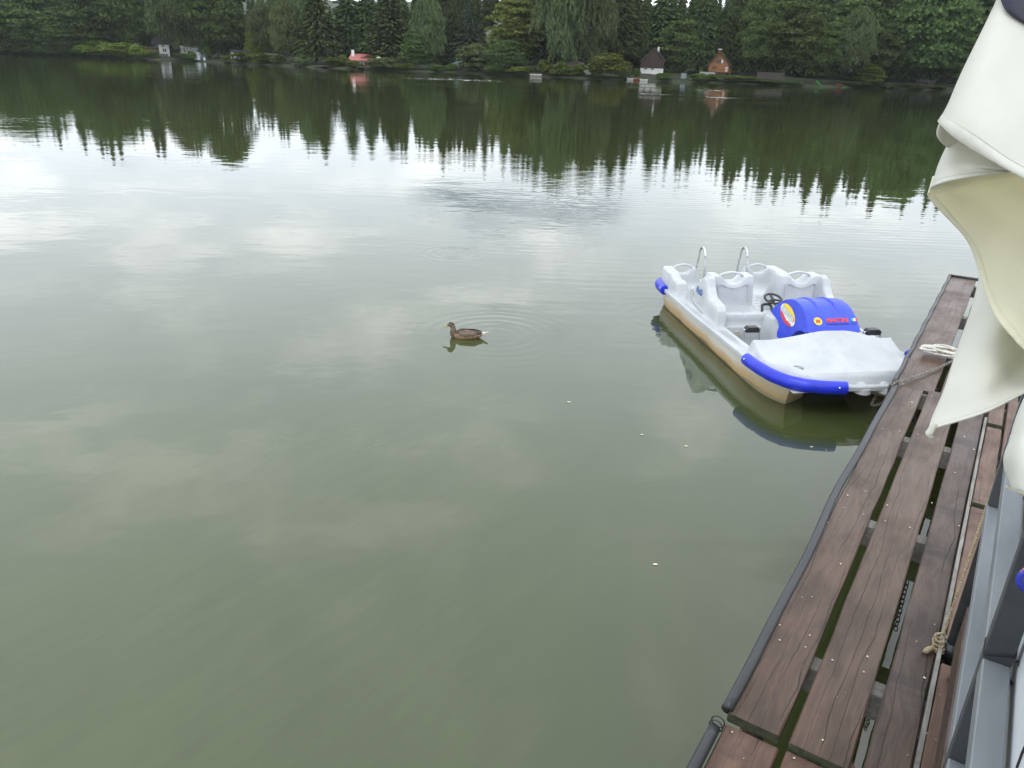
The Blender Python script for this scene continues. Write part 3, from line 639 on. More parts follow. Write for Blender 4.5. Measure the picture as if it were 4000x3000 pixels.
p = onshore(1490, 4); r = empty('tarpaulin', p, 'white sloping tarpaulin over a stack behind the wide bush', 'tarpaulin', rz=face(p)); MB().prism([(-1.1, 1.3), (1.3, 1.3), (1.25, 1.5), (-.6, 2.35), (-1.05, 2.1)], 0, 2).build('sheet', M_TARP, r); MB().box(-1, 1.2, .1, 1.9, -.1, 1.3).build('stack', MT['bark'], r)
p = onshore(2668, 4); r = empty('cupboard', p, 'blue grey garden cupboard right of the slender ash', 'cupboard', rz=face(p)); MB().box(-.55, .55, 0, .6, .1, 1.1).build('body', M_TENT, r); MB().box(-.62, .62, -.06, .66, 1.1, 1.18).build('lid', M_GREYW, r)
p = onshore(782, .6); r = empty('garden_chair', p, 'white garden chair in front of the grey dome tent', 'chair', rz=face(p)); MB().box(-.3, .3, -.3, .3, .42, .48).build('seat', M_FRAME, r); MB().box(-.3, .3, .26, .32, .48, 1.0).build('backrest', M_FRAME, r)
for i, j in ((-1, -1), (1, -1), (1, 1), (-1, 1)): MB().box(i * .27 - .03, i * .27 + .03, j * .27 - .03, j * .27 + .03, 0, .42).build('leg', M_FRAME, r)
# ------------------------------------------------------------------ the dock
DO = Vector((-0.43710527, 0.27776339, 0.0)); DDIR = Vector((0.53633319, 0.84400634, 0)); DNRM = Vector((0.84400634, -0.53633319, 0))
DA = math.atan2(DDIR.y, DDIR.x)         # dock frame: x along the dock, y = -t (so that z is up), t = metres from the outer edge
def D(s, t, z): return DO + DDIR * s + DNRM * t + Vector((0, 0, z))
def wood(name, c1, c2, dark, crack=.5, rough=.55):
    t = NT(name); oi = t.n('ObjectInfo').outputs['Random']
    co = t.coord('Object', (1, 1, 1), True)
    g = t.n('Mapping'); t.put(g.inputs[0], co); g.inputs[3].default_value = (.9, 13, 13)
    warp = t.noise(co, 2.2, 2); gv = t.n('VectorMath', operation='ADD'); t.put(gv.inputs[0], g.outputs[0])
    wc = t.n('CombineXYZ'); t.put(wc.inputs[1], t.math('MULTIPLY', warp, 2.2)); t.put(gv.inputs[1], wc.outputs[0])
    grain = t.noise(gv.outputs[0], 3.2, 5, .62)
    fine = t.noise(t.coord('Object', (5, 120, 120), True), 1, 2)
    blot = t.noise(t.coord('Object', (2.2, 4, 4), True), 1, 4, .6)
    kn = t.n('TexVoronoi'); t.put(kn.inputs[0], t.coord('Object', (1.7, 6.5, .01), True)); kn.inputs['Scale'].default_value = 1
    knot = t.rng(kn.outputs[0], .05, .17, 1, 0)
    c = t.mix(t.rng(grain, .33, .68), c1, c2); c = t.mix(t.math('MULTIPLY', t.rng(blot, .42, .68), .55), c, dark)
    c = t.mix(t.math('MULTIPLY', t.rng(fine, .5, .75), .3), c, dark); c = t.mix(t.math('MULTIPLY', knot, .55), c, dark)
    # long drying cracks: thin lines along the grain, each coming and going
    so = t.n('SeparateXYZ'); t.put(so.inputs[0], co)
    ph = t.math('ADD', t.math('MULTIPLY', so.outputs[1], 62.), t.math('ADD', t.math('MULTIPLY', t.noise(t.coord('Object', (.9, 5, 1), True), 1, 2), 9.), t.math('MULTIPLY', t.noise(t.coord('Object', (9, 9, 1), True), 1, 3), 1.1)))
    d = t.math('ABSOLUTE', t.math('SINE', ph))
    gate = t.rng(t.noise(t.coord('Object', (.75, 16, 1), True), 1, 1), .60 - .17 * crack, .66 - .10 * crack)
    ck = t.math('MULTIPLY', t.rng(d, .035, .12, 1, 0), gate)
    band = t.math('MULTIPLY', t.rng(t.noise(t.coord('Object', (6, 1.6, 1), True), 1, 4, .65), .52, .68), .75 * (1 - crack))
    c = t.mix(band, c, dark)
    c = t.mix(t.math('MULTIPLY', ck, .9), c, (.010, .007, .005))
    hgt_ = t.math('SUBTRACT', t.math('ADD', t.math('MULTIPLY', grain, .5), t.math('MULTIPLY', fine, .25)), t.math('MULTIPLY', ck, 1.2))
    return t.fin(c, t.rng(blot, .3, .7, rough * .75, rough * 1.2), t.bump(hgt_, .55, .006), Specular_IOR_Level=.35)
W_PL = wood('stained_plank', (.100, .058, .037), (.068, .039, .026), (.028, .017, .011), 1., .42)
W_DK = wood('rough_dark_plank', (.074, .044, .030), (.042, .025, .017), (.015, .010, .007), .0, .45)
W_RD = wood('reddish_plank', (.140, .080, .055), (.092, .052, .036), (.045, .028, .02), .25, .55)
W_GR = wood('weathered_grey_beam', (.27, .26, .24), (.16, .15, .135), (.07, .065, .055), .3, .8)
M_MOSS = pm('mossy_end_grain', (.055, .06, .03), (.03, .035, .018), 25, .9, .01)
M_HOSE = pm('black_rubber', (.016, .017, .019), (.028, .029, .032), 14, .40, .004, (.3, 1, 1))
dock = empty('dock', D(0, 0, 0), 'long narrow wooden dock of dark stained planks with a black rubber edge', 'dock', rz=DA)
def plank(s0, s1, t0, t1, z, mat, th=.045, end=True, skew=0., label=None):
    ln = s1 - s0; n = max(2, int(ln / .25)); P = []
    me = MB(); e = .006
    for i in range(n + 1):
        x = -ln / 2 + ln * i / n; w = (t1 - t0) / 2; j = (RNG.normal() * .0018, RNG.normal() * .0018, RNG.normal() * .001)
        P.append([(x, -w + j[0] + e, -th), (x, -w + j[0], -th + e), (x, -w + j[0], -e), (x, -w + j[0] + e, j[2]), (x, 0, j[2] - .001), (x, w + j[1] - e, j[2]), (x, w + j[1], -e), (x, w + j[1], -th + e), (x, w + j[1] - e, -th)])
    mb = grid(np.array(P), True); k = 9
    mb.mi = 1; mb.add([P[0][j] for j in range(k)], [tuple(range(k - 1, -1, -1))]); mb.add([P[-1][j] for j in range(k)], [tuple(range(k))])
    o = mb.build('plank', [mat, M_MOSS if end else mat], dock, label=label)
    o.location = ((s0 + s1) / 2, -(t0 + t1) / 2, z); return o
plank(-1.2, 2.455, .032, .243, .572, W_RD); plank(-1.2, 2.462, .272, .478, .572, W_RD)
plank(2.488, 6.78, .030, .232, .600, W_PL); plank(2.478, 6.82, .270, .490, .600, W_PL)
plank(-1.2, 6.9, .535, .688, .596, W_DK, label='rough saw marked dark plank')
plank(6.83, 11.38, .012, .305, .585, W_PL, label='wide far plank with one long crack'); plank(6.86, 11.38, .352, .62, .585, W_PL)
plank(6.95, 11.38, .66, .90, .585, W_DK)
for k in range(4): plank(6.95 if k else 7.0, 11.38, .94 + k * .26, 1.16 + k * .26, .585, W_PL)
# grey lath and inner raised row
o = MB().box(-4.2, 3.4, -.008, .008, -.05, .018).build('lath', W_GR, dock); o.location = (3.0, -.70, .615)
for s0, s1 in ((-1.2, 3.27), (3.42, 4.86), (4.92, 6.22), (6.30, 6.9)): plank(s0, s1, .712, .812, .632, W_RD)
for k in range(3):
    for s0, s1 in ((-1.2, 2.9), (2.94, 6.9)): plank(s0 + k * .1, s1, .83 + k * .15, .965 + k * .15, .632, W_RD)
for s in (-.6, .55, 1.75, 3.04, 4.43, 5.8, 6.84, 8.2, 9.6, 11.2):
    o = MB().box(-.045, .045, -1.3 if s < 7 else -2.0, -.05, -.13, 0).build('beam', W_GR, dock); o.location = (s, 0, .553 if s < 7 else .538)
for t_ in (.10, 1.2):
    o = MB().box(-6, 6.2, -.04, .04, -.14, 0).build('stringer', W_DK, dock); o.location = (5, -t_ - (.0 if t_ < 1 else .0), .42)
o = MB().beam((2.55, -.47, .53), (2.2, -.80, .40), .06).build('brace', W_RD, dock)
for s in (.6, 3.6, 6.6, 9.4, 11.2):
    o = MB().tube([(0, 0, -.8), (0, 0, .42)], .075, 12).build('pile', W_GR, dock, smooth=True); o.location = (s, -.62 if s == 3.6 else -.9, 0)
def hose(s0, s1, z, r, amp, ph=0):
    pts = [(s, -(.004 + amp * (math.sin(s * 2.1 + ph) * .6 + math.sin(s * 4.7 + ph * 2) * .3 + .55)), z + .004 * math.sin(s * 5)) for s in np.arange(s0, s1, .06)]
    o = MB().tube(pts, r, 12).build('edge_hose', M_HOSE, dock, smooth=True)
    return o
hose(-1.2, 2.44, .583, .024, .004); hose(2.50, 6.80, .603, .024, .016, 1.0)
for k, s in enumerate((2.41, 2.435)): MB().tube([(s, -.005 + .027 * math.cos(a), .584 + .027 * math.sin(a)) for a in np.linspace(0, 6.283, 14)[:-1]], .003, 6, True).build('hose_clip', M_HOSE, dock, smooth=True)
o = MB().tube([(6.82 + .1 * i, 0 + .004 * math.sin(i), .592) for i in range(47)] , .019, 10).build('edge_hose', M_HOSE, dock, smooth=True)
MB().tube([(11.40, -.0, .592), (11.41, -.6, .592), (11.41, -1.9, .592)], .019, 10).build('edge_hose', M_HOSE, dock, smooth=True)
M_SCREW = pm('screw_steel', (.5, .48, .45), (.3, .28, .25), 30, .4, metal=.8)
for s in (.55, 1.75, 3.04, 4.43, 5.8):
    z = .5735 if s < 2.46 else .6012
    for t_ in (.08, .19, .31, .44): MB().ball((s + RNG.normal() * .01, -t_, z), .0055, 8, (1, 1, .35), True).build('screw', M_SCREW, dock, smooth=True)
# pale petals blown onto the planks
M_PET = pm('pale_petal', (.72, .66, .50), (.60, .52, .36), 9, .6)
PET = []
for px, py, sz in ((2860, 2860, 8), (3102, 2962, 9), (3046, 2442, 7), (3163, 2482, 7), (3311, 1935, 6), (3379, 1919, 5), (3466, 1974, 7), (3233, 2042, 5), (3283, 2203, 6), (3388, 2565, 8), (3611, 2648, 9), (3213, 2892, 8), (3172, 2332, 4), (3302, 2706, 3), (3270, 2724, 3), (3545, 2950, 4), (3640, 1965, 5), (3730, 1846, 5), (3768, 1706, 5), (3804, 1756, 6), (3735, 1650, 4), (3640, 1545, 4), (3562, 1571, 7), (3527, 1500, 5), (2895, 2852, 4), (2905, 2963, 4), (3746, 2054, 5), (3580, 2506, 4), (3670, 2715, 4), (3132, 2334, 4), (3650, 2440, 4), (3700, 2950, 4), (3620, 2865, 5), (3655, 2890, 4)):
    q = sight(px, py, .604); s_ = (q - DO).dot(DDIR); t_ = (q - DO).dot(DNRM)
    z = .576 if s_ < 2.47 and t_ < .5 else (.636 if .712 < t_ < .812 and not 3.27 < s_ < 3.42 else .603)
    q = sight(px, py, z); r_ = sz * q.length / F * .62
    mb = MB(); n = 9; rad = [r_ * (.75 + .4 * RNG.random()) for _ in range(n)]
    mb.add([(0, 0, .0018)] + [(rad[i] * math.cos(6.283 * i / n), rad[i] * math.sin(6.283 * i / n) * .8, .001 + .002 * RNG.random()) for i in range(n)], [(0, 1 + i, 1 + (i + 1) % n) for i in range(n)])
    o = mb.build('petal', M_PET); o.location = q; o.rotation_euler.z = RNG.random() * 6
    tag(o, 'small pale dry petal lying on the dark dock planks', 'petal', 'dry petals on the dock planks')
# ------------------------------------------------------------------ chain, rope coil, mooring
M_CHAIN = pm('dull_steel', (.34, .32, .29), (.18, .16, .14), 40, .45, metal=.7)
def chain(name, pts, r, ln, label, mat):
    P = catmull(pts, 400); L_ = np.concatenate([[0], np.cumsum(np.linalg.norm(np.diff(P, axis=0), axis=1))]); n = int(L_[-1] / (ln * .74))
    mb = MB()
    for i in range(n):
        a = np.array([np.interp((i + .0) * L_[-1] / n, L_, P[:, k]) for k in range(3)]); b = np.array([np.interp((i + 1.) * L_[-1] / n, L_, P[:, k]) for k in range(3)])
        d = Vector(b - a).normalized(); u = d.cross(Vector((.3, .2, 1))).normalized()
        if i % 2: u = d.cross(u)
        c = Vector((a + b) / 2); w = ln * .30; h_ = ln / 2 - w
        mb.tube([c + d * (h_ * (1 if math.cos(q) > 0 else -1) + w * math.cos(q)) + u * w * math.sin(q) for q in np.linspace(.2, 6.48, 11)[:-1]], r, 5, True)
    o = mb.build(name, mat, smooth=True); return tag(o, label, 'chain')
A_ = sight(3421, 1508, .27); E1 = sight(3484, 1500, .63)
chain('mooring_chain', [A_, A_ + Vector((.01, -.03, -.07)), sight(3405, 1583, .10), sight(3450, 1570, .15), sight(3470, 1535, .38), E1, sight(3560, 1478, .607), sight(3640, 1448, .607), sight(3705, 1418, .61), sight(3735, 1400, .60)], .0035, .036, 'thin steel mooring chain running from the pedal boat bow across the dock', M_CHAIN)
chain('hanging_chain', [D(4.0, .502, .53), D(3.98, .505, .40), D(3.97, .51, .22)], .003, .036, 'short dark chain hanging in the gap between two dock planks', M_BLACK)
M_ROPE = pm('off_white_rope', (.62, .60, .54), (.45, .43, .38), 60, .8, .004)
c = sight(3690, 1388, .61); pts = []
for i in range(150):
    a = i * .33; r_ = .13 + .035 * math.sin(i * .9) ; pts.append(c + DDIR * (r_ * .62 * math.sin(a) + .02 * math.sin(i * .17)) + DNRM * (r_ * 1.25 * math.cos(a) + .03 * math.sin(i * .11)) + Vector((0, 0, .014 + .0006 * i * .5 + .01 * math.sin(i * .7))))
tag(MB().tube(catmull(pts, 420), .0085, 7).build('rope_coil', M_ROPE, smooth=True), 'coiled off white rope lying on the far planks of the dock', 'rope')
# dark post with its rope, rusty ring
M_POST = pm('dark_painted_steel', (.020, .023, .026), (.034, .037, .040), 9, .35, .002)
po = empty('mooring_post', D(3.42, .745, .60), 'round dark steel post standing on the dock, a rope knotted round its foot', 'post')
MB().tube([(0, 0, -.9), (0, 0, .6), (0, 0, 1.42)], .0275, 20).build('pole', M_POST, po, smooth=True)
MB().tube([(0, 0, -.03), (0, 0, .05)], .040, 20).build('collar', M_POST, po, smooth=True)
MB().ball((0, 0, 1.42), .0275, 16, (1, 1, .5), True).build('cap', M_POST, po, smooth=True)
t = NT('braided_rope'); wv = t.n('TexWave', wave_type='BANDS', bands_direction='DIAGONAL'); t.put(wv.inputs[0], t.coord('Object')); wv.inputs['Scale'].default_value = 60; wv.inputs['Distortion'].default_value = 6
M_BRAID = t.fin(t.mix(t.rng(wv.outputs[1], .3, .7), t.mix(t.rng(t.noise(t.coord('Object'), 90, 2), .45, .6), (.28, .22, .12), (.20, .075, .04)), (.46, .40, .26)), .85, t.bump(wv.outputs[1], .6, .004))
rp = empty('tie_rope', D(3.33, .69, .66), 'thin braided tan rope knotted at the foot of the dark post and running up', 'rope')
o_ = Vector(rp.location)
k0 = D(3.39, .695, .69)
up = [k0, D(3.40, .70, .9), D(3.41, .705, 1.2), D(3.42, .712, 1.6), D(3.42, .715, 1.98)]
mbr = MB(); mbr.tube([p - o_ for p in catmull(up, 30)], .0062, 8)
mbr.tube([D(3.42, .745, 1.97) + Vector((.034 * math.cos(a), .034 * math.sin(a), .01 * math.sin(a))) - o_ for a in np.linspace(0, 6.283, 16)[:-1]], .0062, 8, True)
mbr.build('line', M_BRAID, rp, smooth=True)
kn = []
for i in range(46):
    a = i * .62; kn.append(k0 + Vector((0, 0, -.012 - .0018 * i)) + (DNRM * math.cos(a) + DDIR * .5 * math.sin(a) + Vector((0, 0, .5 * math.sin(a * 1.0)))) * (.021 + .006 * math.sin(i * .5)) - DNRM * .004 - o_)
MB().tube(kn, .0060, 7).build('knot', M_BRAID, rp, smooth=True)
e0 = k0 + Vector((0, 0, -.075)); fr_ = [e0 - o_]
MB().tube(catmull([e0 - o_, e0 - DNRM * .025 - DDIR * .01 - o_, e0 - DNRM * .05 - DDIR * .05 + Vector((0, 0, -.01)) - o_], 8), [.0065, .0065, .007, .008, .010, .012, .013, .011], 8).build('frayed_end', M_BRAID, rp, smooth=True)
lp = [e0 - o_] + [D(3.42, .745, .640) + (DNRM * math.cos(a) - DDIR * math.sin(a)) * .036 - o_ for a in np.linspace(2.9, 7.5, 14)]
MB().tube(catmull(lp, 30), .006, 7).build('loop', M_BRAID, rp, smooth=True)
M_RUST = pm('rusty_iron', (.16, .10, .06), (.07, .045, .03), 22, .85, .006, metal=.3)
rg = empty('iron_shackle', D(3.18, .775, .636), 'rusty iron shackle on the dock beside the dark post', 'shackle')
MB().tube([(.0, 0, -.0), (0, 0, .035)], .03, 12).build('base', M_RUST, rg, smooth=True); MB().tube([(.02 * math.cos(a), .0, .05 + .03 * math.sin(a)) for a in np.linspace(0, 6.283, 16)[:-1]], .008, 7, True).build('ring', M_RUST, rg, smooth=True)
# ------------------------------------------------------------------ railing of the terrace, in front of the dock
M_RAIL = pm('galvanised_grey_paint', (.195, .21, .225), (.145, .16, .175), 5, .45, .001, (.3, 1, 1)); M_RPOST = pm('anthracite_steel', (.050, .056, .062), (.036, .040, .045), 6, .42, .001)
RT = .678; TZ = 1.0; rl = empty('railing', D(1.2, RT + .025, TZ), 'grey square tube railing with dark posts at the edge of the terrace', 'railing', rz=DA)
def rb(name, s0, s1, z, w, mat, z0=None):      # z = top of the rail
    o = MB().box(s0 - 1.2, s1 - 1.2, -w/2, w/2, z - w - TZ, z - TZ).build(name, mat, rl, bevel=.003); return o
def rpost(s, z0=-.35):
    o = MB().box(-.025, .025, -.0255, .0255, z0, 1.42).build('post', M_RPOST, rl, bevel=.003); o.location = (s - 1.2, 0, 0)
    c_ = MB().box(-.028, .028, -.028, .028, 1.42, 1.428).build('cap', M_BLACK, o)
SC_, SE_ = 1.605, 2.88
for s in (-.9, .34, SC_): rpost(s)
rpost(SE_, .629)
seg = ((-.875, .315), (.365, SC_ - .025), (SC_ + .025, SE_ - .025))
for a, b in seg: rb('rail', a, b, 1.906, .05, M_RAIL); rb('rail', a, b if b < 2 else 2.92, 1.627, .05, M_RAIL)
# terrace behind the railing
te = empty('terrace', D(1.0, 1.615, 1.0), 'raised brown plank terrace behind the grey railing', 'terrace', rz=DA)
for k in range(9):
    o = MB().box(-2.2, 2.22, -.065, .065, -.03, 0).build('plank', W_RD, te); o.location = (0, .74 - k * .145, .0)
o = MB().box(-2.2, 2.22, -.025, .025, -.2, 0).build('edge_board', W_DK, te); o.location = (0, .852, -.02)
for s in (-1.9, 0, 2.1):
    for y_ in (.70, -.4): MB().box(s - .05, s + .05, y_ - .05, y_ + .05, -1.7, -.031).build('post', W_DK, te)
# white board, cable ties, mesh mat and the coloured cord
M_BOARD = pm('white_board', (.62, .64, .66), (.54, .56, .58), 4, .45)
bd = empty('notice_board', D(1.3, .745, 1.75), 'white board fixed behind the grey railing, tied with black straps', 'board', rz=DA)
MB().box(-.30, 1.2, -.006, .006, -.30, .55).build('panel', M_BOARD, bd, bevel=.002)
MB().tube([(-.05, .008, .20), (-.047, .008, .23), (-.052, .008, .26)], .002, 5).build('pen_mark', M_BLACK, bd)
M_STRAP = pm('black_webbing', (.012, .012, .018), (.02, .02, .03), 50, .6, .002)
stp = empty('strap', D(SC_, RT + .025, 1.925), 'black strap tied round the dark railing post and the rail', 'strap', rz=DA)
mb = MB(); P = []
for a in np.linspace(0, 6.283, 33)[:-1]:
    k = .0275 / max(abs(math.cos(a)), abs(math.sin(a))) * .95; q = (math.cos(a) * k, math.sin(a) * k); P.append([(q[0], q[1], -.0045 - .012 * math.sin(a)), (q[0] * 1.05, q[1] * 1.05, -.012 * math.sin(a)), (q[0], q[1], .0045 - .012 * math.sin(a))])
P.append(P[0]); grid(np.array(P)).build('loop', M_STRAP, stp, smooth=True)
MB().tube(catmull([(-.02, -.03, -.005), (-.03, -.07, -.02), (-.06, -.14, -.03), (-.1, -.25, -.05)], 12), .0065, 8, sq=.4).build('tail', M_STRAP, stp, smooth=True)
MB().tube(catmull([(-.022, -.028, -.05), (-.05, -.08, -.08), (-.09, -.16, -.09), (-.13, -.26, -.09)], 12), .0030, 6).build('cord', M_STRAP, stp, smooth=True)
t = NT('woven_mesh'); ck = t.n('TexBrick'); t.put(ck.inputs[0], t.coord('Object', (55, 55, 55))); ck.inputs[1].default_value = (.16, .16, .15, 1); ck.inputs[2].default_value = (.12, .12, .11, 1); ck.inputs[3].default_value = (.012, .012, .012, 1); ck.inputs['Mortar Size'].default_value = .08
M_MESH = t.fin(ck.outputs[0], .8, t.bump(ck.outputs[1], .8, -.01))
mt_ = empty('door_mat', D(1.1, .98, 1.005), 'dark woven mesh mat lying on the terrace below the white board', 'mat', rz=DA); MB().box(-.5, .3, -.35, .12, 0, .012).build('weave', M_MESH, mt_); MB().tube([(-.51, .13, .01), (.31, .13, .01), (.31, -.36, .01), (-.51, -.36, .01)], .008, 6, True).build('border', M_BLACK, mt_)
cd = empty('plastic_ring', D(1.62, RT + .047, 1.70), 'blue plastic ring with an orange tie hanging on the railing post', 'ring', rz=DA)
cd.location = far(4022, 2268, 1.36); 
MB().tube([(0, .015 * math.cos(a), .020 * math.sin(a)) for a in np.linspace(0, 6.283, 18)[:-1]], .006, 8, True).build('loop', pm('blue_plastic', (.03, .05, .45), (.02, .03, .3), 9, .35), cd, smooth=True)
MB().tube([(0, .013, .010), (.003, .006, .022), (0, -.004, .024)], .006, 8).build('tie', pm('orange_plastic', (.75, .25, .12), (.6, .2, .1), 9, .5), cd, smooth=True)
# ------------------------------------------------------------------ furled parasol
t = NT('cream_canvas'); nz = t.noise(t.coord('Object'), 9, 4); wf = t.noise(t.coord('Object'), 220, 2)
tl = t.n('BsdfTranslucent'); cc = t.mix(t.rng(nz, .3, .7), (.70, .71, .67), (.65, .66, .62)); t.put(tl.inputs[0], (.80, .74, .50, 1))
cr2 = t.noise(t.coord('Object', (2.4, 2.4, 5.5)), 1, 2, .5)
t.fin(cc, .85, t.bump(t.math('ADD', t.math('ADD', t.math('MULTIPLY', nz, .25), t.math('MULTIPLY', cr2, 1.6)), t.math('MULTIPLY', wf, .03)), .5, .02)); t.b.inputs['Specular IOR Level'].default_value = .15
msx = t.n('MixShader'); msx.inputs[0].default_value = .30; t.put(msx.inputs[1], t.b.outputs[0]); t.put(msx.inputs[2], tl.outputs[0]); t.t.links.new(msx.outputs[0], t.out.inputs[0]); M_CANV = t.mat
t = NT('shade_tinted_canvas'); nz = t.noise(t.coord('Object'), 7, 4); tl = t.n('BsdfTranslucent'); t.put(tl.inputs[0], (.92, .87, .62, 1)); t.fin(t.mix(t.rng(nz, .3, .7), (.84, .83, .73), (.79, .78, .67)), .85, t.bump(nz, .25, .02)); t.b.inputs['Specular IOR Level'].default_value = .15  # warm tone of the shaded inner side is put into this canvas colour
msx = t.n('MixShader'); msx.inputs[0].default_value = .4; t.put(msx.inputs[1], t.b.outputs[0]); t.put(msx.inputs[2], tl.outputs[0]); t.t.links.new(msx.outputs[0], t.out.inputs[0]); M_INNER = t.mat
M_NAVY = pm('navy_canvas', (.018, .018, .032), (.026, .026, .044), 30, .85, .002)
PAX = far(5200, 500, 1.72)                      # axis of the parasol pole
pa = empty('parasol', (PAX.x, PAX.y, 1.002), 'furled cream canvas parasol with a navy cap, leaning its loose flaps over the dock', 'parasol')
PO = Vector(pa.location)
MB().tube([(0, 0, .0), (0, 0, 2.9)], .022, 14).build('pole', M_RPOST, pa, smooth=True); MB().tube([(0, 0, 0), (0, 0, .06), (0, 0, .28)], [.22, .20, .03], 24).build('base', M_BLACK, pa, smooth=True)
def cloth(name, rows, mat, nu=28, nv=28, sub=1, hem=None, wav=0., join=True, seed=0):
    G_ = []
    for row in rows:
        P = [np.array(far(*q)) for q in row]
        if join: e = np.array(P[-1]); P.append(np.array([PAX.x * .72 + e[0] * .28, PAX.y * .72 + e[1] * .28, e[2]]))
        G_.append(catmull(P, nu))
    G_ = np.array(G_); Q = np.stack([catmull(G_[:, j], nv) for j in range(nu)], 1)
    if wav:
        for i in range(nv):
            for j in range(nu):
                e = wav * math.sin(j * .55 + i * .12 + seed) * math.sin(i * .33 + seed * 2) ; Q[i, j] += np.array(FWD) * e
    o = grid(Q - np.array(PO)).build(name, mat, pa, smooth=True, fix=False)
    s_ = o.modifiers.new('thickness', 'SOLIDIFY'); s_.thickness = .0012; s_.offset = 1
    return o, Q
def hemstrip(par, edge, inner, frac, mat):      # sewn double edge with puckers and a stitched seam line, laid on the flap
    n = len(edge) * 4; edge = catmull(edge, n); inner = catmull(inner, n); P = []; S_ = []
    for i in range(n):
        e = edge[i]; q = inner[i]; d = q - e; d = d / (np.linalg.norm(d) + 1e-9) * frac; tow = np.array(Vector((0, 0, CH)) - Vector(e)); tow = tow / np.linalg.norm(tow)
        pk = .0009 * (1 + math.sin(i * .55 + 2 * math.sin(i * .13)) + .6 * math.sin(i * .93 + 1))
        P.append([e + tow * .0006 - d * .02, e + tow * (.0020 + pk * .4), e + d * .45 + tow * (.0026 + pk), e + d * .86 + tow * (.0022 + pk * .8), e + d * .93 + tow * .0010, e + d + tow * .0028, e + d * 1.04 + tow * .0004])
    o = grid(np.array(P) - np.array(PO)).build('hem', mat, par, smooth=True, fix=False); return o
o, Q = cloth('flap', [
    [(4260, -700, 1.52), (4300, -690, 1.44), (4450, -670, 1.42)], [(4080, -300, 1.45), (4048, -300, 1.36), (4110, -290, 1.30), (4400, -280, 1.33)],
    [(3940, 0, 1.42), (3893, 0, 1.33), (3950, 5, 1.265), (4180, 20, 1.25), (4400, 40, 1.28)], [(3830, 240, 1.40), (3778, 240, 1.32), (3840, 250, 1.25), (4080, 300, 1.225), (4380, 380, 1.26)],
    [(3745, 400, 1.39), (3702, 400, 1.32), (3760, 430, 1.245), (4000, 530, 1.21), (4380, 700, 1.24)], [(3700, 470, 1.36), (3664, 474, 1.31), (3735, 540, 1.25), (3990, 694, 1.205), (4380, 880, 1.23)]], M_CANV, 40, 40, wav=.004)
hemstrip(o, Q[-1, 7:], Q[-4, 7:], .022, M_CANV)
o, Q = cloth('fold', [[(3720, 440, 1.36), (3672, 470, 1.34), (3740, 500, 1.345), (3800, 540, 1.35)], [(3700, 505, 1.37), (3657, 518, 1.345), (3710, 535, 1.35), (3790, 570, 1.355)], [(3710, 540, 1.38), (3670, 550, 1.35), (3705, 562, 1.355), (3780, 590, 1.36)], [(3730, 560, 1.385), (3698, 574, 1.36), (3715, 578, 1.36), (3780, 600, 1.365)]], M_CANV, 16, 12, join=False)
o, Q = cloth('flap', [
    [(3880, 380, 1.44), (3830, 370, 1.38), (3950, 480, 1.32), (4200, 600, 1.31)], [(3770, 540, 1.45), (3715, 545, 1.385), (3800, 570, 1.33), (4150, 640, 1.30)],
    [(3750, 580, 1.45), (3696, 578, 1.38), (3770, 600, 1.325), (4120, 650, 1.29)], [(3715, 655, 1.44), (3661, 650, 1.37), (3740, 650, 1.31), (4100, 655, 1.28)],
    [(3672, 725, 1.42), (3629, 742, 1.36), (3710, 706, 1.30), (3960, 670, 1.265), (4100, 660, 1.28)]], M_CANV, 36, 24, wav=.003, seed=2)
hemstrip(o, Q[-1, 8:30], Q[-3, 8:30], .014, M_CANV)
# shaded inner flap: a curved hem runs down its outer edge
el = [(3629, 745, 1.36), (3633, 772, 1.375), (3705, 855, 1.40), (3772, 930, 1.41), (3805, 995, 1.41), (3828, 1085, 1.40), (3852, 1155, 1.39), (3888, 1228, 1.375), (3942, 1300, 1.36), (4005, 1368, 1.345), (4120, 1450, 1.33)]
el.insert(0, (3640, 690, 1.40))
ri = [(4140, 560, 1.46), (4150, 640, 1.44), (4180, 690, 1.46), (4200, 760, 1.47), (4240, 830, 1.48), (4260, 900, 1.48), (4280, 980, 1.47), (4300, 1060, 1.46), (4320, 1130, 1.45), (4340, 1200, 1.44), (4360, 1280, 1.43), (4380, 1380, 1.42)]
o, Q = cloth('inner_flap', [[a, (a[0] * .75 + b[0] * .25, a[1] * .75 + b[1] * .25, a[2] * .7 + b[2] * .3 + .03 * (1 - abs(i - 2) / 9)), (a[0] * .4 + b[0] * .6, a[1] * .4 + b[1] * .6, a[2] * .4 + b[2] * .6 + .02), b] for i, (a, b) in enumerate(zip(el, ri))], M_INNER, 36, 50, wav=.003, seed=4)
hemstrip(o, Q[6:, 0], Q[6:, 3], .020, M_INNER)
# lowest flap, hanging to a point
el = [(3850, 980, 1.47), (3826, 1085, 1.46), (3792, 1215, 1.45), (3742, 1375, 1.43), (3692, 1525, 1.41), (3652, 1625, 1.40), (3637, 1676, 1.395)]
ri = [(4260, 960, 1.44), (4290, 1060, 1.43), (4300, 1140, 1.41), (4310, 1220, 1.39), (4320, 1290, 1.375), (4330, 1330, 1.365), (4340, 1362, 1.36)]
rows = []
for i, (a, b) in enumerate(zip(el, ri)):
    f = i / 6; mid = (a[0] * .72 + b[0] * .28, a[1] * .72 + b[1] * .28 + 28 * f, a[2] - .075 + .02 * f); m2 = (a[0] * .42 + b[0] * .58, a[1] * .42 + b[1] * .58 + 22 * f, a[2] * .5 + b[2] * .5 + .05 * (1 - f))
    g = .14 * (1 - f) ** .6; rows.append([(q[0], q[1], q[2] + g) for q in ((a[0] + 45 * (1 - f), a[1] - 5, a[2] + .07), a, mid, m2, b)])
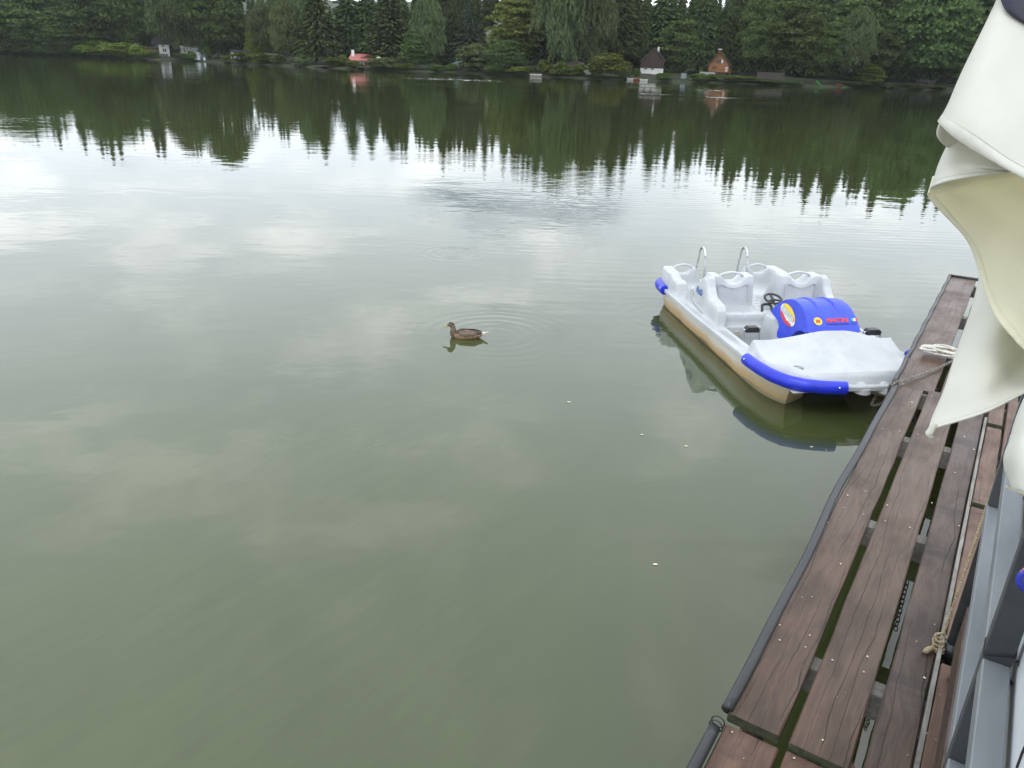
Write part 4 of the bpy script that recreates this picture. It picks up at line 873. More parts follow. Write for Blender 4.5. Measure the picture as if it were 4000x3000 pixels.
o, Q = cloth('flap', rows, M_CANV, 44, 44, wav=.003, seed=5)
hemstrip(o, Q[-1, 9:], Q[-4, 9:], .022, M_CANV)
tp = Vector(far(3637, 1680, 1.392)) - PO
MB().tube(catmull([tp + Vector((.003, 0, .012)), tp, tp + Vector((-.003, 0, -.010)), tp + Vector((.006, .002, -.014))], 10), [.006] * 6 + [.004] * 4, 8).build('tassel', M_CANV, pa, smooth=True)
# second flap lower right, nearer the railing
o, Q = cloth('flap', [[(4090, 1380, 1.22), (4060, 1400, 1.16), (4200, 1330, 1.12)], [(4040, 1560, 1.20), (4003, 1562, 1.13), (4120, 1540, 1.08), (4300, 1500, 1.1)], [(3985, 1700, 1.19), (3951, 1702, 1.11), (4040, 1700, 1.05), (4300, 1690, 1.08)],
    [(3965, 1770, 1.18), (3928, 1772, 1.105), (4020, 1780, 1.04), (4300, 1790, 1.07)], [(3965, 1848, 1.18), (3930, 1850, 1.105), (4020, 1862, 1.03), (4300, 1900, 1.07)], [(3980, 1895, 1.17), (3944, 1900, 1.105), (4020, 1925, 1.03), (4300, 1985, 1.07)], [(4010, 1910, 1.16), (3985, 1928, 1.10), (4040, 1956, 1.04), (4300, 2030, 1.075)]], M_CANV, 30, 34, wav=.006, seed=1)
hemstrip(o, Q[-1, 6:], Q[-4, 6:], .022, M_CANV)
o, Q = cloth('cap', [[(3868, -160, 1.305), (4000, -170, 1.285), (4380, -180, 1.30)], [(3882, -80, 1.29), (4000, -80, 1.27), (4380, -80, 1.285)], [(3909, 0, 1.268), (4020, 0, 1.25), (4380, 0, 1.27)], [(3936, 50, 1.255), (4030, 55, 1.24), (4380, 60, 1.262)], [(4003, 95, 1.242), (4090, 110, 1.232), (4380, 110, 1.258)], [(4110, 140, 1.234), (4200, 150, 1.228), (4380, 150, 1.255)]], M_NAVY, 24, 24)
# ------------------------------------------------------------------ pedal boat (local: x across, y towards the bow, z up)
BW, BL = 1.65, 3.61
bo = empty('pedal_boat', (1.83, 9.78, 0), 'white pedal boat with blue bumpers and a blue hood, chained to the dock', 'pedal boat')
BV = Vector((.988, .152, 0)).normalized(); BU = Vector((BV.y, -BV.x, 0))
mm = Matrix((BV, BU, Vector((0, 0, 1)))).transposed().to_4x4(); mm.translation = (1.83, 9.78, 0)
# (x, y, z) is left handed here, so the frame is mirrored by hand: vertices are turned into a right handed frame y -> -y
FR = Matrix((BV, -BU, Vector((0, 0, 1)))).transposed().to_4x4(); FR.translation = (1.83, 9.78, 0); FR = Matrix.Translation((1.83 * 1.05, 9.78 * 1.05, -.15)) @ FR.to_3x3().to_4x4() @ Matrix.Scale(1.05, 4); bo.matrix_world = FR
def fl(p): return (p[0], -p[1], p[2])
def flipmb(mb):
    mb.v = [fl(p) for p in mb.v]; mb.f = [f[::-1] for f in mb.f]; return mb
def mirx(mb):
    r = MB(); r.v = [(BW - p[0], p[1], p[2]) for p in mb.v]; r.f = [f[::-1] for f in mb.f]; r.m = list(mb.m); return r
t = NT('white_moulded_plastic'); nz = t.noise(t.coord('Object'), 3.5, 5, .65); n2 = t.noise(t.coord('Object'), 130, 2); n3 = t.noise(t.coord('Object', (9, 3, 3)), 1, 5, .7)
cw = t.mix(t.rng(nz, .35, .7), (.48, .50, .52), (.41, .43, .445)); cw = t.mix(t.math('MULTIPLY', t.rng(n2, .55, .75), .18), cw, (.42, .43, .42)); cw = t.mix(t.math('MULTIPLY', t.rng(n3, .60, .78), .35), cw, (.38, .36, .31))
M_BOAT = t.fin(cw, t.rng(nz, .3, .7, .30, .45), t.bump(n2, .15, .002))
t = NT('stained_hull'); zz = t.n('SeparateXYZ'); t.put(zz.inputs[0], t.coord('Object')); Z = zz.outputs[2]
nz = t.noise(t.coord('Object', (2.5, 2.5, 9)), 1, 5, .65); nb = t.noise(t.coord('Object', (1.2, 1.6, 1.2)), 1, 3); nf = t.noise(t.coord('Object', (14, 14, 40)), 1, 4, .7)
zn = t.math('ADD', t.math('ADD', Z, t.math('MULTIPLY', t.math('SUBTRACT', nz, .5), .10)), t.math('MULTIPLY', t.math('SUBTRACT', nb, .5), .16))
c = t.mix(t.rng(zn, .20, .33), (.44, .29, .13), (.60, .59, .53)); c = t.mix(t.rng(zn, .165, .195), (.16, .115, .06), c); c = t.mix(t.math('MULTIPLY', t.rng(nf, .55, .75), t.rng(zn, .15, .36, .8, 0)), c, (.42, .34, .20)); c = t.mix(t.rng(Z, .146, .158), (.045, .04, .02), c)
YL = t.math('MULTIPLY', t.rng(zz.outputs[1], -3.3, -2.2, 1, 0), .55); c = t.mix(t.math('MULTIPLY', YL, t.rng(zn, .2, .45, 1, .5)), c, (.40, .33, .19))
M_HULL = t.fin(c, .45, t.bump(nf, .2, .004))
M_BLUE = pm('blue_plastic_bumper', (.012, .030, .56), (.010, .022, .44), 5, .34, .001); M_HOOD = pm('blue_plastic_hood', (.035, .070, .62), (.026, .052, .52), 4, .36, .001)
M_STEEL = pm('polished_steel', (.62, .63, .64), (.5, .51, .52), 12, .22, metal=1.); M_BLK = pm('black_plastic', (.018, .018, .020), (.03, .03, .032), 20, .42)
def sst(v, a, b):
    q = np.clip((v - a) / (b - a), 0, 1); return q * q * (3 - 2 * q)
def bx(x, y, x0, x1, y0, y1, w=.03): return sst(x, x0 - w/2, x0 + w/2) * (1 - sst(x, x1 - w/2, x1 + w/2)) * sst(y, y0 - w/2, y0 + w/2) * (1 - sst(y, y1 - w/2, y1 + w/2))
OUTY = [-.03, -.02, .03, .12, .25, .5, 2.5, 2.9, 3.1, 3.28, 3.42, 3.52, 3.57, 3.60, 3.61]; OUTX = [.6, .2, .08, .02, 0, 0, 0, 0, .02, .06, .13, .25, .4, .62, .825]
def xl(y): return np.interp(y, OUTY, OUTX)
def height(x, y):
    """moulded upper deck: z for every plan position"""
    xm = np.minimum(x, BW - x); zg = .415 + .02 * sst(y, 1.2, 3.0)
    h = zg + 0 * x
    def lay(h, mask, z): return h * (1 - mask) + z * mask
    h = lay(h, bx(xm, y, .17, 2, .30, 1.30, .05), .345)                    # rear platform
    h = lay(h, bx(xm, y, .66, 2, .22, 2.0, .04), .34 - .004 * (np.sin(y * 60) > .6))
    h = lay(h, bx(xm, y, .175, .56, .10, .64, .04), .40)                   # stern seats
    # stern seat backs and corner boxes
    back = .62 - .085 * np.exp(-((xm - .32) / .10) ** 4) - .22 * sst(xm, .46, .585); h = np.maximum(h, lay(h, bx(xm, y, .05, .60, .005, .12, .022), back))
    prof = np.interp(y, [0, .36, .43, .50, .56, .63, .665, .70], [.615, .615, .60, .575, .575, .55, .47, .42]); h = np.maximum(h, lay(h, bx(xm, y, .035, .185, .005, .70, .022), prof))
    cup = np.exp(-(((xm - .17) / .05) ** 2 + ((y - .43) / .06) ** 2)); h -= .035 * cup * bx(xm, y, .03, .24, .3, .6)
    h = lay(h, bx(xm, y, .17, .62, 1.79, 2.68, .022), .155 + .04 * sst(y, 2.3, 2.7))     # foot wells
    h = lay(h, bx(xm, y, .635, 2, 1.64, 2.78, .025), .535 - .09 * sst(y, 1.95, 2.5))          # console
    # seats
    seat = .525 - .030 * np.exp(-((y - 1.50) / .15) ** 2) - .016 * sst(y, 1.68, 1.745) + .022 * sst(np.abs(xm - .44), .20, .25)
    seat = seat - .012 * np.exp(-((xm - .44) / .010) ** 2) * sst(y, 1.48, 1.60)
    h = lay(h, bx(xm, y, .17, .70, 1.70, 1.80, .018), .385)
    h = lay(h, bx(xm, y, .165, .72, 1.30, 1.745, .018), seat)
    bz = .845 - .33 * (1 - sst(y, .98, 1.20)) - .095 * np.exp(-((xm - .42) / .115) ** 4)
    panel = .0
    h = np.maximum(h, lay(h, bx(xm, y, .165, .665, .98, 1.40 , .026), bz))
    fin = np.interp(y, [.86, .90, .95, 1.02, 1.10, 1.18, 1.30, 1.37, 1.43, 1.48, 1.56, 1.70, 1.79, 1.84, 1.87], [.44, .53, .61, .63, .65, .74, .83, .85, .83, .74, .66, .635, .625, .58, .44])
    fin = fin - .06 * (1 - sst(xm, .05, .13)) * sst(fin, .5, .8); h = np.maximum(h, lay(h, bx(xm, y, .07, .19, .86, 1.87, .022), fin))
    # bow: cross wave, ledge, rolled rim
    u = np.clip(xm / .825, 0, 1); crest = .565 + .135 * sst(u, .15, .9); yc = 2.70 + .16 * sst(u, 0, .8); yb = 2.98 + .36 * np.sqrt(np.clip(u, 0, 1))
    led = .455 + .015 * u
    up = sst(y, yc - .05, yc); dn = np.clip((y - yc) / (yb - yc), 0, 1); dn = (1 - dn) ** 1.7 * .93 + .07 * (1 - dn); wave = led + (crest - led) * np.where(y < yc, up, dn)
    mask = sst(xm, .055, .10) * sst(y, yc - .06, yc - .02); h = lay(h, mask, np.where(y > yc - .06, wave, h))
    # distance to the outline near the bow
    d = np.minimum(BL - y - .0, 9) + 0 * x; xo = xl(y); d2 = np.minimum(xm - xo, .9)
    dd = np.minimum(d, d2 * np.where(y > 3.0, 1.0, 9)); roll = np.exp(-((dd - .155) / .055) ** 2) * .055 * sst(y, 2.98, 3.2); h = h + roll
    h = h - (h - .40) * (1 - sst(dd, .03, .11)) * sst(y, 2.9, 3.1)
    for q in (.77, .99): h = np.maximum(h, np.where(y > 3.3, .40, -1) + .045 * np.sqrt(np.clip(1 - ((x - q) / .055) ** 2 - ((y - 3.54) / .055) ** 2, 0, 1)))
    return h
ys = np.unique(np.concatenate([np.linspace(-.028, .1, 26), np.linspace(.1, 3.3, 460), np.linspace(3.3, 3.605, 60)])); us = np.linspace(0, 1, 250)
X = xl(ys)[:, None] + us[None] * (BW - 2 * xl(ys)[:, None]); Y = np.repeat(ys[:, None], len(us), 1); Zh = height(X, Y)
PTS = np.stack([X, -Y, Zh], -1)
def region(x, y):
    xm = min(x, BW - x); s = 'L' if x < BW / 2 else 'R'
    if xm < .74 and 1.40 <= y < 1.76 and xm > .185: return 'seat' + s
    if .86 < y < 1.88 and .05 < xm < .70: return 'backrest' + s
    if y < .72 and .03 < xm < .62: return 'stern_seat' + s
    if y > 2.66 and xm > .05 and y < 2.98 + .36 * math.sqrt(xm / .825): return 'wave_shield'
    return 'deck'
parts = {}
for i in range(len(ys) - 1):
    for j in range(len(us) - 1):
        parts.setdefault(region(X[i, j] * .5 + X[i+1, j+1] * .5, ys[i] * .5 + ys[i+1] * .5), []).append((i, j))
nc = len(us); PARTO = {}
for key, cells in parts.items():
    idx = {}; vs = []; fs = []
    def gi(i, j):
        k = i * nc + j
        if k not in idx: idx[k] = len(vs); vs.append(tuple(PTS[i, j]))
        return idx[k]
    for i, j in cells: fs.append((gi(i, j), gi(i + 1, j), gi(i + 1, j + 1), gi(i, j + 1)))
    nm = key.rstrip('LR'); me = bpy.data.meshes.new(nm); me.from_pydata(vs, [], fs); me.update()
    PARTO[key] = link(nm, me, M_BOAT, bo, smooth=True)
# flange round the outline
half = [(float(np.interp(y, OUTY, OUTX)), y) for y in np.unique(np.concatenate([np.linspace(-.028, .3, 26), np.linspace(.3, 2.9, 24), np.linspace(2.9, 3.605, 44)]))]
outl = half + [(BW - x, y) for x, y in half[::-1]]
def sweep(path, sec, closed, name, mat, smooth=True, zf=None, bevel=0):
    """sec: (outward, z) profile pushed along a plan path"""
    n = len(path); P = []
    for i in range(n):
        a = path[i - 1] if (closed or i) else path[0]; b = path[(i + 1) % n] if (closed or i < n - 1) else path[-1]
        tx, ty = b[0] - a[0], b[1] - a[1]; l_ = math.hypot(tx, ty) or 1; nx, ny = -ty / l_, tx / l_
        P.append([(path[i][0] + nx * o, path[i][1] + ny * o, z + (zf(path[i][1]) if zf else 0)) for o, z in sec])
    P = np.array(P)
    if closed: P = np.concatenate([P, P[:1]])
    mb = grid(P, True); k = len(sec)
    if not closed: mb.add([tuple(q) for q in P[0]], [tuple(range(k))]); mb.add([tuple(q) for q in P[-1]], [tuple(range(k - 1, -1, -1))])
    return flipmb(mb)
rise = lambda y: .02 * float(sst(np.array(y), 1.2, 3.0))
sweep(outl, [(-.03, .418), (.012, .420), (.022, .410), (.022, .378), (.012, .368), (-.03, .368)], True, 'rim', M_BOAT, zf=rise).build('rim', M_BOAT, bo, smooth=False)
# scallops of the bow flange
for q in (.77, .99): flipmb(MB().prism([(q + .075 * math.cos(a), 3.57 + .075 * math.sin(a)) for a in np.linspace(-.3, 3.44, 14)], .362, .412, 'z')).build('mooring_eye', M_BOAT, bo)
# pontoons
def pontoon():
    P = []
    for y0 in np.concatenate([np.linspace(-.0, .3, 8), np.linspace(.4, 2.5, 14), np.linspace(2.6, 3.28, 18)]):
        q = max(0, (y0 - 2.55) / .73); st = max(0, 1 - y0 / .3)
        xo = float(np.interp(y0, [0, 2.55, 2.8, 3.0, 3.12, 3.22, 3.28], [.035, .035, .042, .062, .092, .140, .185])) + .10 * st ** 2; zin = .14 + .23 * min(1, q * 2); rake = .30 * q ** 1.5 - .30 * st
        xi = .555 - .10 * q ** 2 - .05 * st; kb = -.12 + .06 * q ** 2 + .07 * st
        def pt(x, z): return (x, y0 + rake * max(0, z) - .17 * q ** 3 * max(0, (x - xo) / max(.1, xi - xo)), z)
        xi2 = max(xi, xo + .12)
        P.append([pt(xo, .40), pt(xo + .004, .30), pt(xo + .012 + .02 * st, .20), pt(xo + .030 + .04 * st, .10), pt(xo + .034 + .05 * st, .085), pt(xo + .07 + .06 * st, .0), pt(xo + .13, kb), pt(xi2 - .08, kb), pt(xi2, .0), pt(xi2 + .01, zin)])
    mb = grid(np.array(P)); n = 10; mb.add([tuple(p) for p in P[0]], [tuple(range(n))]); mb.add([tuple(p) for p in P[-1]], [tuple(range(n - 1, -1, -1))]); return mb
for k in (0, 1): flipmb(mirx(pontoon()) if k else pontoon()).build('pontoon', M_HULL, bo, smooth=False)
for o in bo.children:
    if o.name.startswith('pontoon'): o.data.shade_smooth(); e = o.modifiers.new('edges', 'EDGE_SPLIT'); e.split_angle = R(32)
us_ = [(.06, .146), (2.70, .146), (2.80, .37), (3.56, .365)]
flipmb(grid(np.array([[(.30 if y < 2.75 else .12, y, z), (BW - (.30 if y < 2.75 else .12), y, z)] for y, z in us_]))).build('underside', M_BOAT, bo)
# bumpers
def cut(a0, a1, side):
    q = [p for p in half if a0 <= p[1] <= a1]; return q
sec = [(.062 * math.cos(a) ** 1 * (1 if math.cos(a) > 0 else .55) + .012, .405 + .062 * math.sin(a)) for a in np.linspace(0, 2 * math.pi, 17)[:-1]]
def bumper(path, nm, mir):
    path = [(BW - x, y) for x, y in path][::-1] if mir else path
    mb = sweep(path, sec, False, nm, M_BLUE, zf=rise); o = mb.build('bumper', M_BLUE, bo, smooth=True); e = o.modifiers.new('edges', 'EDGE_SPLIT'); e.split_angle = R(50)
    for e_ in (path[3], path[-4]):
        i = path.index(e_); a, b = path[i - 1], path[i + 1]; tx, ty = b[0] - a[0], b[1] - a[1]; l_ = math.hypot(tx, ty); nx, ny = -ty / l_, tx / l_
        flipmb(MB().ball((e_[0] + nx * .072, e_[1] + ny * .072, .425 + rise(e_[1])), .011, 10)).build('bolt', M_STEEL, o, smooth=True)
    return o
fine = [(float(np.interp(y, OUTY, OUTX)), y) for y in np.unique(np.concatenate([np.linspace(2.86, 3.3, 24), 3.61 - .31 * np.linspace(1, .02, 40) ** 2.0]))]
fine = [p for p in fine if p[0] <= .66]; S_ = np.array(fine); fine = [tuple(q) for q in catmull(S_[::3], 60)]
bumper(fine, 'bow', 0); bumper(fine, 'bow', 1)
sf = [(x, y) for x, y in ((.30, -.025), (.22, -.02), (.15, 0), (.09, .025), (.05, .06), (.025, .11), (.01, .18), (.003, .26), (0, .36), (0, .40))]; sf = [tuple(q) for q in catmull(np.array(sf), 40)]
bumper(sf, 'stern', 0); bumper(sf, 'stern', 1)
# hood
hp = [(2.00, .635), (2.06, .70), (2.14, .775), (2.24, .835), (2.34, .87), (2.44, .882), (2.54, .872), (2.63, .838), (2.71, .785), (2.78, .72), (2.82, .665), (2.79, .648), (2.72, .645), (2.66, .635), (2.60, .60), (2.55, .54), (2.48, .47), (2.38, .435), (2.28, .43), (2.255, .47), (2.26, .53), (2.22, .58), (2.13, .605), (2.05, .618)]
hx = np.array([.61, .622, .64, .70, .755, .76, .775, .78, .85, .93, .955, .96, .975, .98, 1.04, 1.10, 1.118, 1.13]); cy_, cz_ = 2.45, .66
P = []
for x in hx:
    e = (x - .87) / .26; s_ = 1 - .035 * max(0, abs(e) - .75) * 4 * (abs(e) > .75); rib = .012 if (.757 < x < .777 or .957 < x < .977) else 0
    tp_ = lambda z: .87 + (x - .87) * (1 + .16 * (.80 - z) / .35)
    P.append([(tp_(z), cy_ + (y - cy_) * s_, cz_ + (z - cz_) * s_ + (rib if 3 <= i <= 6 else 0)) for i, (y, z) in enumerate(hp)])
mb = grid(np.array(P), True); n = len(hp); mb.add(P[0], [tuple(range(n))]); mb.add(P[-1], [tuple(range(n - 1, -1, -1))])
hood = flipmb(mb).build('hood', M_HOOD, bo, smooth=True); e = hood.modifiers.new('edges', 'EDGE_SPLIT'); e.split_angle = R(38)
# stickers and lettering
STK = dict(y=pm('sticker_yellow', (.80, .58, .03), (.75, .54, .03), 5, .35), w=pm('sticker_white', (.72, .73, .74), (.66, .67, .68), 5, .35), r=pm('sticker_red', (.62, .045, .04), (.55, .04, .035), 5, .35),
           lb=pm('lettering_blue_grey', (.30, .42, .52), (.26, .38, .48), 5, .4), db=pm('lettering_navy', (.012, .015, .11), (.01, .012, .09), 5, .4), g=pm('sticker_green', (.03, .42, .22), (.02, .36, .18), 5, .4),
           hb=pm('lettering_blue', (.015, .13, .48), (.012, .11, .42), 5, .35), gr=pm('embossed_grey', (.17, .18, .19), (.12, .13, .14), 12, .5), k=pm('mould_groove', (.24, .25, .26), (.2, .21, .22), 8, .5))
def text(body, size, fn, mat, par, bold=0., shear=0., name='lettering', thick=.0006, sx=1.):
    cu = bpy.data.curves.new('lettering', 'FONT'); cu.body = body; cu.size = size; cu.align_x = 'CENTER'; cu.align_y = 'CENTER'; cu.offset = bold; cu.shear = shear; cu.resolution_u = 4
    o = bpy.data.objects.new('lettering', cu); COL.objects.link(o); bpy.context.view_layer.update()
    me = bpy.data.meshes.new_from_object(o.evaluated_get(bpy.context.evaluated_depsgraph_get())); bpy.data.objects.remove(o); bpy.data.curves.remove(cu)
    for v in me.vertices: v.co = fl(fn(v.co.x * sx, v.co.y))
    me.materials.clear(); return link(name, me, mat, par)
# hood front surface as (u across, v up along the slope); side surface as (u along the boat, v up)
hf = hp[5:11]; hl = np.concatenate([[0], np.cumsum([math.dist(hf[i], hf[i + 1]) for i in range(5)])])
def front(u, v, lift=.004):
    s_ = hl[-1] - v; y = float(np.interp(s_, hl, [p[0] for p in hf])); z = float(np.interp(s_, hl, [p[1] for p in hf]))
    return (u, y + lift * .75, z + lift * .7)
def side(u, v, lift=.003): return (.87 - .26 * (1 + .16 * (.80 - v) / .35) - lift - .001, u, v)
SXY = (2.37, .705); TH = R(-14)
def oval(u, v, lift): c_, s_ = math.cos(TH), math.sin(TH); return side(SXY[0] + u * c_ - v * s_, SXY[1] + u * s_ + v * c_, lift)
def patch(poly, fn, lift, mat, par, name='sticker'):
    P = [fl(fn(u, v, lift)) for u, v in poly]; me = bpy.data.meshes.new(name); me.from_pydata(P, [], [list(range(len(P)))]); me.update(); return link(name, me, mat, par)
ea, eb = .175, .088
E_ = [(ea * math.cos(a), eb * math.sin(a)) for a in np.linspace(0, 6.2832, 41)[:-1]]
patch(E_, oval, .002, STK['w'], hood)
patch([(ea * math.cos(a), eb * math.sin(a)) for a in np.linspace(.15, 2.75, 24)], oval, .0030, STK['y'], hood)
patch([(ea * math.cos(a), eb * math.sin(a)) for a in np.linspace(3.35, 5.75, 24)] + [(.06, -.058), (-.05, -.040)], oval, .0030, STK['r'], hood)
text('SUNNY', .085, lambda u, v: oval(u + .0 - .015, v + .004 + .06 * u, .0046), STK['lb'], hood, .004, sx=.95); text('SUNNY', .085, lambda u, v: oval(u - .015, v + .004 + .06 * u, .0054), STK['w'], hood, -.0005, sx=.95)
text('3', .05, lambda u, v: oval(u + .135, v + .012, .0050), STK['r'], hood, .001); text('MARTINI', .022, lambda u, v: oval(u + .085, v - .048, .0050), STK['r'], hood, .001)
text('MARTINI', .060, lambda u, v: front(u + .915, v + .128), STK['r'], hood, .003, .2, sx=.98)
text('Costruzioni Nautiche', .027, lambda u, v: front(u + .915, v + .088), STK['db'], hood, .0008, .15); text('ITALY', .024, lambda u, v: front(u + 1.085, v + .088), STK['db'], hood, .0006, .15)
gear = [((.046 if k % 2 else .039) * math.cos(k * math.pi / 16), (.046 if k % 2 else .039) * math.sin(k * math.pi / 16)) for k in range(32)]
patch(gear, lambda u, v, l_: front(u + .715, v + .120, l_), .003, STK['y'], hood, 'emblem'); text('M', .058, lambda u, v: front(u + .715, v + .118, .005), STK['r'], hood, .002, name='emblem')
fg = [(-.034, -.016), (-.011, -.010), (-.011, .022), (-.034, .014)]
for k, mk_ in enumerate(('g', 'w', 'r')): patch([(u + .0228 * k, v) for u, v in fg], lambda u, v, l_: front(u + 1.10, v + .130, l_), .003, STK[mk_], hood, 'flag')
# lettering and swirl on the seat flank, bow cap
def flank(u, v, lift=.006):
    x = .068 - lift; return (x, u, v)
def surf(y, z):      # find the flank surface by walking inwards
    for x in np.linspace(.03, .2, 120):
        if float(height(np.array(x), np.array(y))) >= z: return x
    return .16
text('H2O'[0], .095, lambda u, v: (surf(1.235 + u, .650 + v) - .007, 1.235 + u, .650 + v), STK['hb'], PARTO['backrestL'], .005, sx=.9)
text('2', .062, lambda u, v: (surf(1.287 + u, .635 + v) - .007, 1.287 + u, .635 + v), STK['hb'], PARTO['backrestL'], .004, sx=.9)
text('O', .095, lambda u, v: (surf(1.348 + u, .645 + v) - .007, 1.348 + u, .645 + v), STK['hb'], PARTO['backrestL'], .005, sx=.9)
sw = [(1.14, .575), (1.10, .60), (1.05, .585), (1.035, .545), (1.07, .50), (1.16, .468), (1.32, .45), (1.50, .442)]; sw2 = [(1.16, .56), (1.12, .57), (1.095, .545), (1.12, .505), (1.20, .475), (1.33, .458), (1.50, .447)]
for w_ in (sw, sw2): flipmb(MB().tube([(surf(y, z) - .001, y, z) for y, z in catmull(np.array(w_), 40)], .0032, 6)).build('moulded_swirl', STK['k'], PARTO['backrestL'], smooth=True)
hz = float(height(np.array(.29), np.array(3.27))); cap_ = flipmb(MB().tube([(.29, 3.27, hz - .02), (.29, 3.27, hz + .024)], .050, 24)).build('bow_cap', STK['gr'], bo)
for k in range(5): flipmb(MB().tube([(.29 - .03 + .013 * k, 3.255, hz + .0245), (.29 - .022 + .013 * k, 3.285, hz + .0245)], .002, 4)).build('marking', M_BOAT, cap_)
cup_ = flipmb(MB().tube([(.36, 1.79, .31), (.36, 1.812, .31)], .036, 20)).build('drain_cap', pm('ivory_plastic', (.60, .56, .44), (.5, .46, .36), 9, .5), bo)
flipmb(MB().tube([(.36 + .022 * math.cos(a), 1.813, .31 + .022 * math.sin(a)) for a in np.linspace(0, 6.283, 14)[:-1]], .004, 5, True)).build('ring', M_BOAT, cup_, smooth=True)
# panel ridges and grab handles of the backs
for xs_, par in ((0, 'backrestL'), (1, 'backrestR')):
    q = lambda p: (BW - p[0], p[1], p[2]) if xs_ else p
    yb_ = 1.425
    rid = catmull(np.array([(.24, yb_, .56), (.24, yb_ - .015, .72), (.25, yb_ - .018, .755), (.29, yb_ - .018, .755), (.36, yb_ - .018, .725), (.42, yb_ - .018, .715), (.48, yb_ - .018, .725), (.55, yb_ - .018, .755), (.59, yb_ - .018, .755), (.60, yb_ - .015, .72), (.60, yb_, .56)]), 60)
    flipmb(MB().tube([q(tuple(p)) for p in rid], .006, 6)).build('panel_ridge', M_BOAT, PARTO[par], smooth=True)
    hd = catmull(np.array([(.275, 1.30, .815), (.31, 1.305, .848), (.42, 1.31, .872), (.53, 1.305, .848), (.565, 1.30, .815)]), 24)
    flipmb(MB().tube([q(tuple(p)) for p in hd], .024, 10, sq=.55)).build('grab_handle', M_BOAT, PARTO[par], smooth=True)
    hd = catmull(np.array([(.19, .06, .595), (.225, .062, .628), (.32, .064, .650), (.415, .062, .628), (.45, .06, .595)]), 24)
    flipmb(MB().tube([q(tuple(p)) for p in hd], .024, 10, sq=.55)).build('grab_handle', M_BOAT, PARTO['stern_seat' + par[-1]], smooth=True)
    flipmb(MB().prism([(.22 + .2 * (k / 8), .0) for k in ()] or [(.20, .585), (.26, .565), (.36, .565), (.43, .585), (.36, .612), (.27, .612)], .118, .1195)).build('hand_slot', STK['k'], PARTO['stern_seat' + par[-1]]) if False else None
# non slip strips on the rim, drains on the platform
for k in range(4):
    for s_ in (0, 1):
        x = .035 + .022 * k; x = BW - x if s_ else x
        flipmb(MB().box(x - .005, x + .005, 2.02, 2.56, .430, .4365)).build('grip_strip', M_BOAT, bo, bevel=.002)
for x, y in ((.80, .75), (.92, 1.05), (.76, 1.35), (.95, 1.55)): flipmb(MB().tube([(x, y, .335), (x, y, .3425)], .012, 10)).build('drain', M_BLK, bo)
for k in range(6): flipmb(MB().tube(catmull(np.array([(.70 + .0 * k, .36 + .11 * k, .344), (.90, .34 + .11 * k, .344), (1.12, .40 + .11 * k, .350), (1.26, .50 + .1 * k, .350)]), 16), .0022, 5)).build('platform_groove', STK['k'], bo, smooth=True)
# ladder hoops
for x in (.535, 1.10):
    hoop = [(x, -.03, .30), (x, -.02, .60)] + [(x + .01, .095 - .10 * math.cos(a), .76 + .115 * math.sin(a)) for a in np.linspace(0, math.pi, 14)] + [(x + .015, .225, .58), (x + .015, .24, .35)]
    flipmb(MB().tube(catmull(np.array(hoop), 50), .0125, 12)).build('ladder_hoop', M_STEEL, bo, smooth=True)
# steering lever and brake handle
st = flipmb(MB().tube([(.805 + .092 * math.cos(a), 1.62 + .085 * math.sin(a), .650 - .030 * math.sin(a)) for a in np.linspace(0, 6.283, 28)[:-1]], .015, 9, True, sq=.8)).build('steering_wheel', M_BLK, bo, smooth=True)
for a in (.5, 2.6, 4.7): flipmb(MB().beam((.805, 1.62, .642), (.805 + .088 * math.cos(a), 1.62 + .081 * math.sin(a), .648 - .028 * math.sin(a)), .022, .014)).build('spoke', M_BLK, st)
flipmb(MB().ball((.805, 1.62, .630), .028, 12, (1, 1, .6))).build('hub', M_BLK, st, smooth=True)
flipmb(MB().tube([(.805, 1.62, .63), (.815, 1.80, .53), (.822, 1.98, .44)], .012, 10)).build('steering_column', M_STEEL, st, smooth=True)
flipmb(MB().tube(catmull(np.array([(.665, 1.70, .50), (.668, 1.665, .57), (.68, 1.65, .59), (.75, 1.65, .595), (.768, 1.675, .575), (.775, 1.72, .51)]), 24), .015, 8)).build('control_handle', M_BLK, bo, smooth=True)
# pedals
def pedal(cx, cy, cz, s=1):
    pg = flipmb(MB().prism([(cx - .075, cz - .03), (cx + .075, cz - .03), (cx + .075, cz + .008), (cx + .055, cz + .03), (cx - .055, cz + .03), (cx - .075, cz + .008)], cy - .04, cy + .04)).build('pedal', M_BLK, bo, bevel=.006)
    for e in (-1, 1): flipmb(MB().tube(catmull(np.array([(cx + e * .085, cy, cz), (cx + e * .088, cy + .03, cz - .11), (cx + e * .10, cy + .08, cz - .23), (cx + e * .07, cy + .12, cz - .26)]), 14), .0085, 8)).build('crank', M_STEEL, pg, smooth=True)
    flipmb(MB().tube([(cx - .10, cy, cz - .005), (cx + .10, cy, cz - .005)], .009, 8)).build('axle', M_STEEL, pg, smooth=True); return pg
pedal(.405, 2.03, .44); pedal(1.40, 2.62, .60)
flipmb(MB().prism([(.20, .405), (.29, .405), (.285, .435), (.21, .435)], 2.46, 2.53)).build('pedal', M_BLK, bo, bevel=.005)
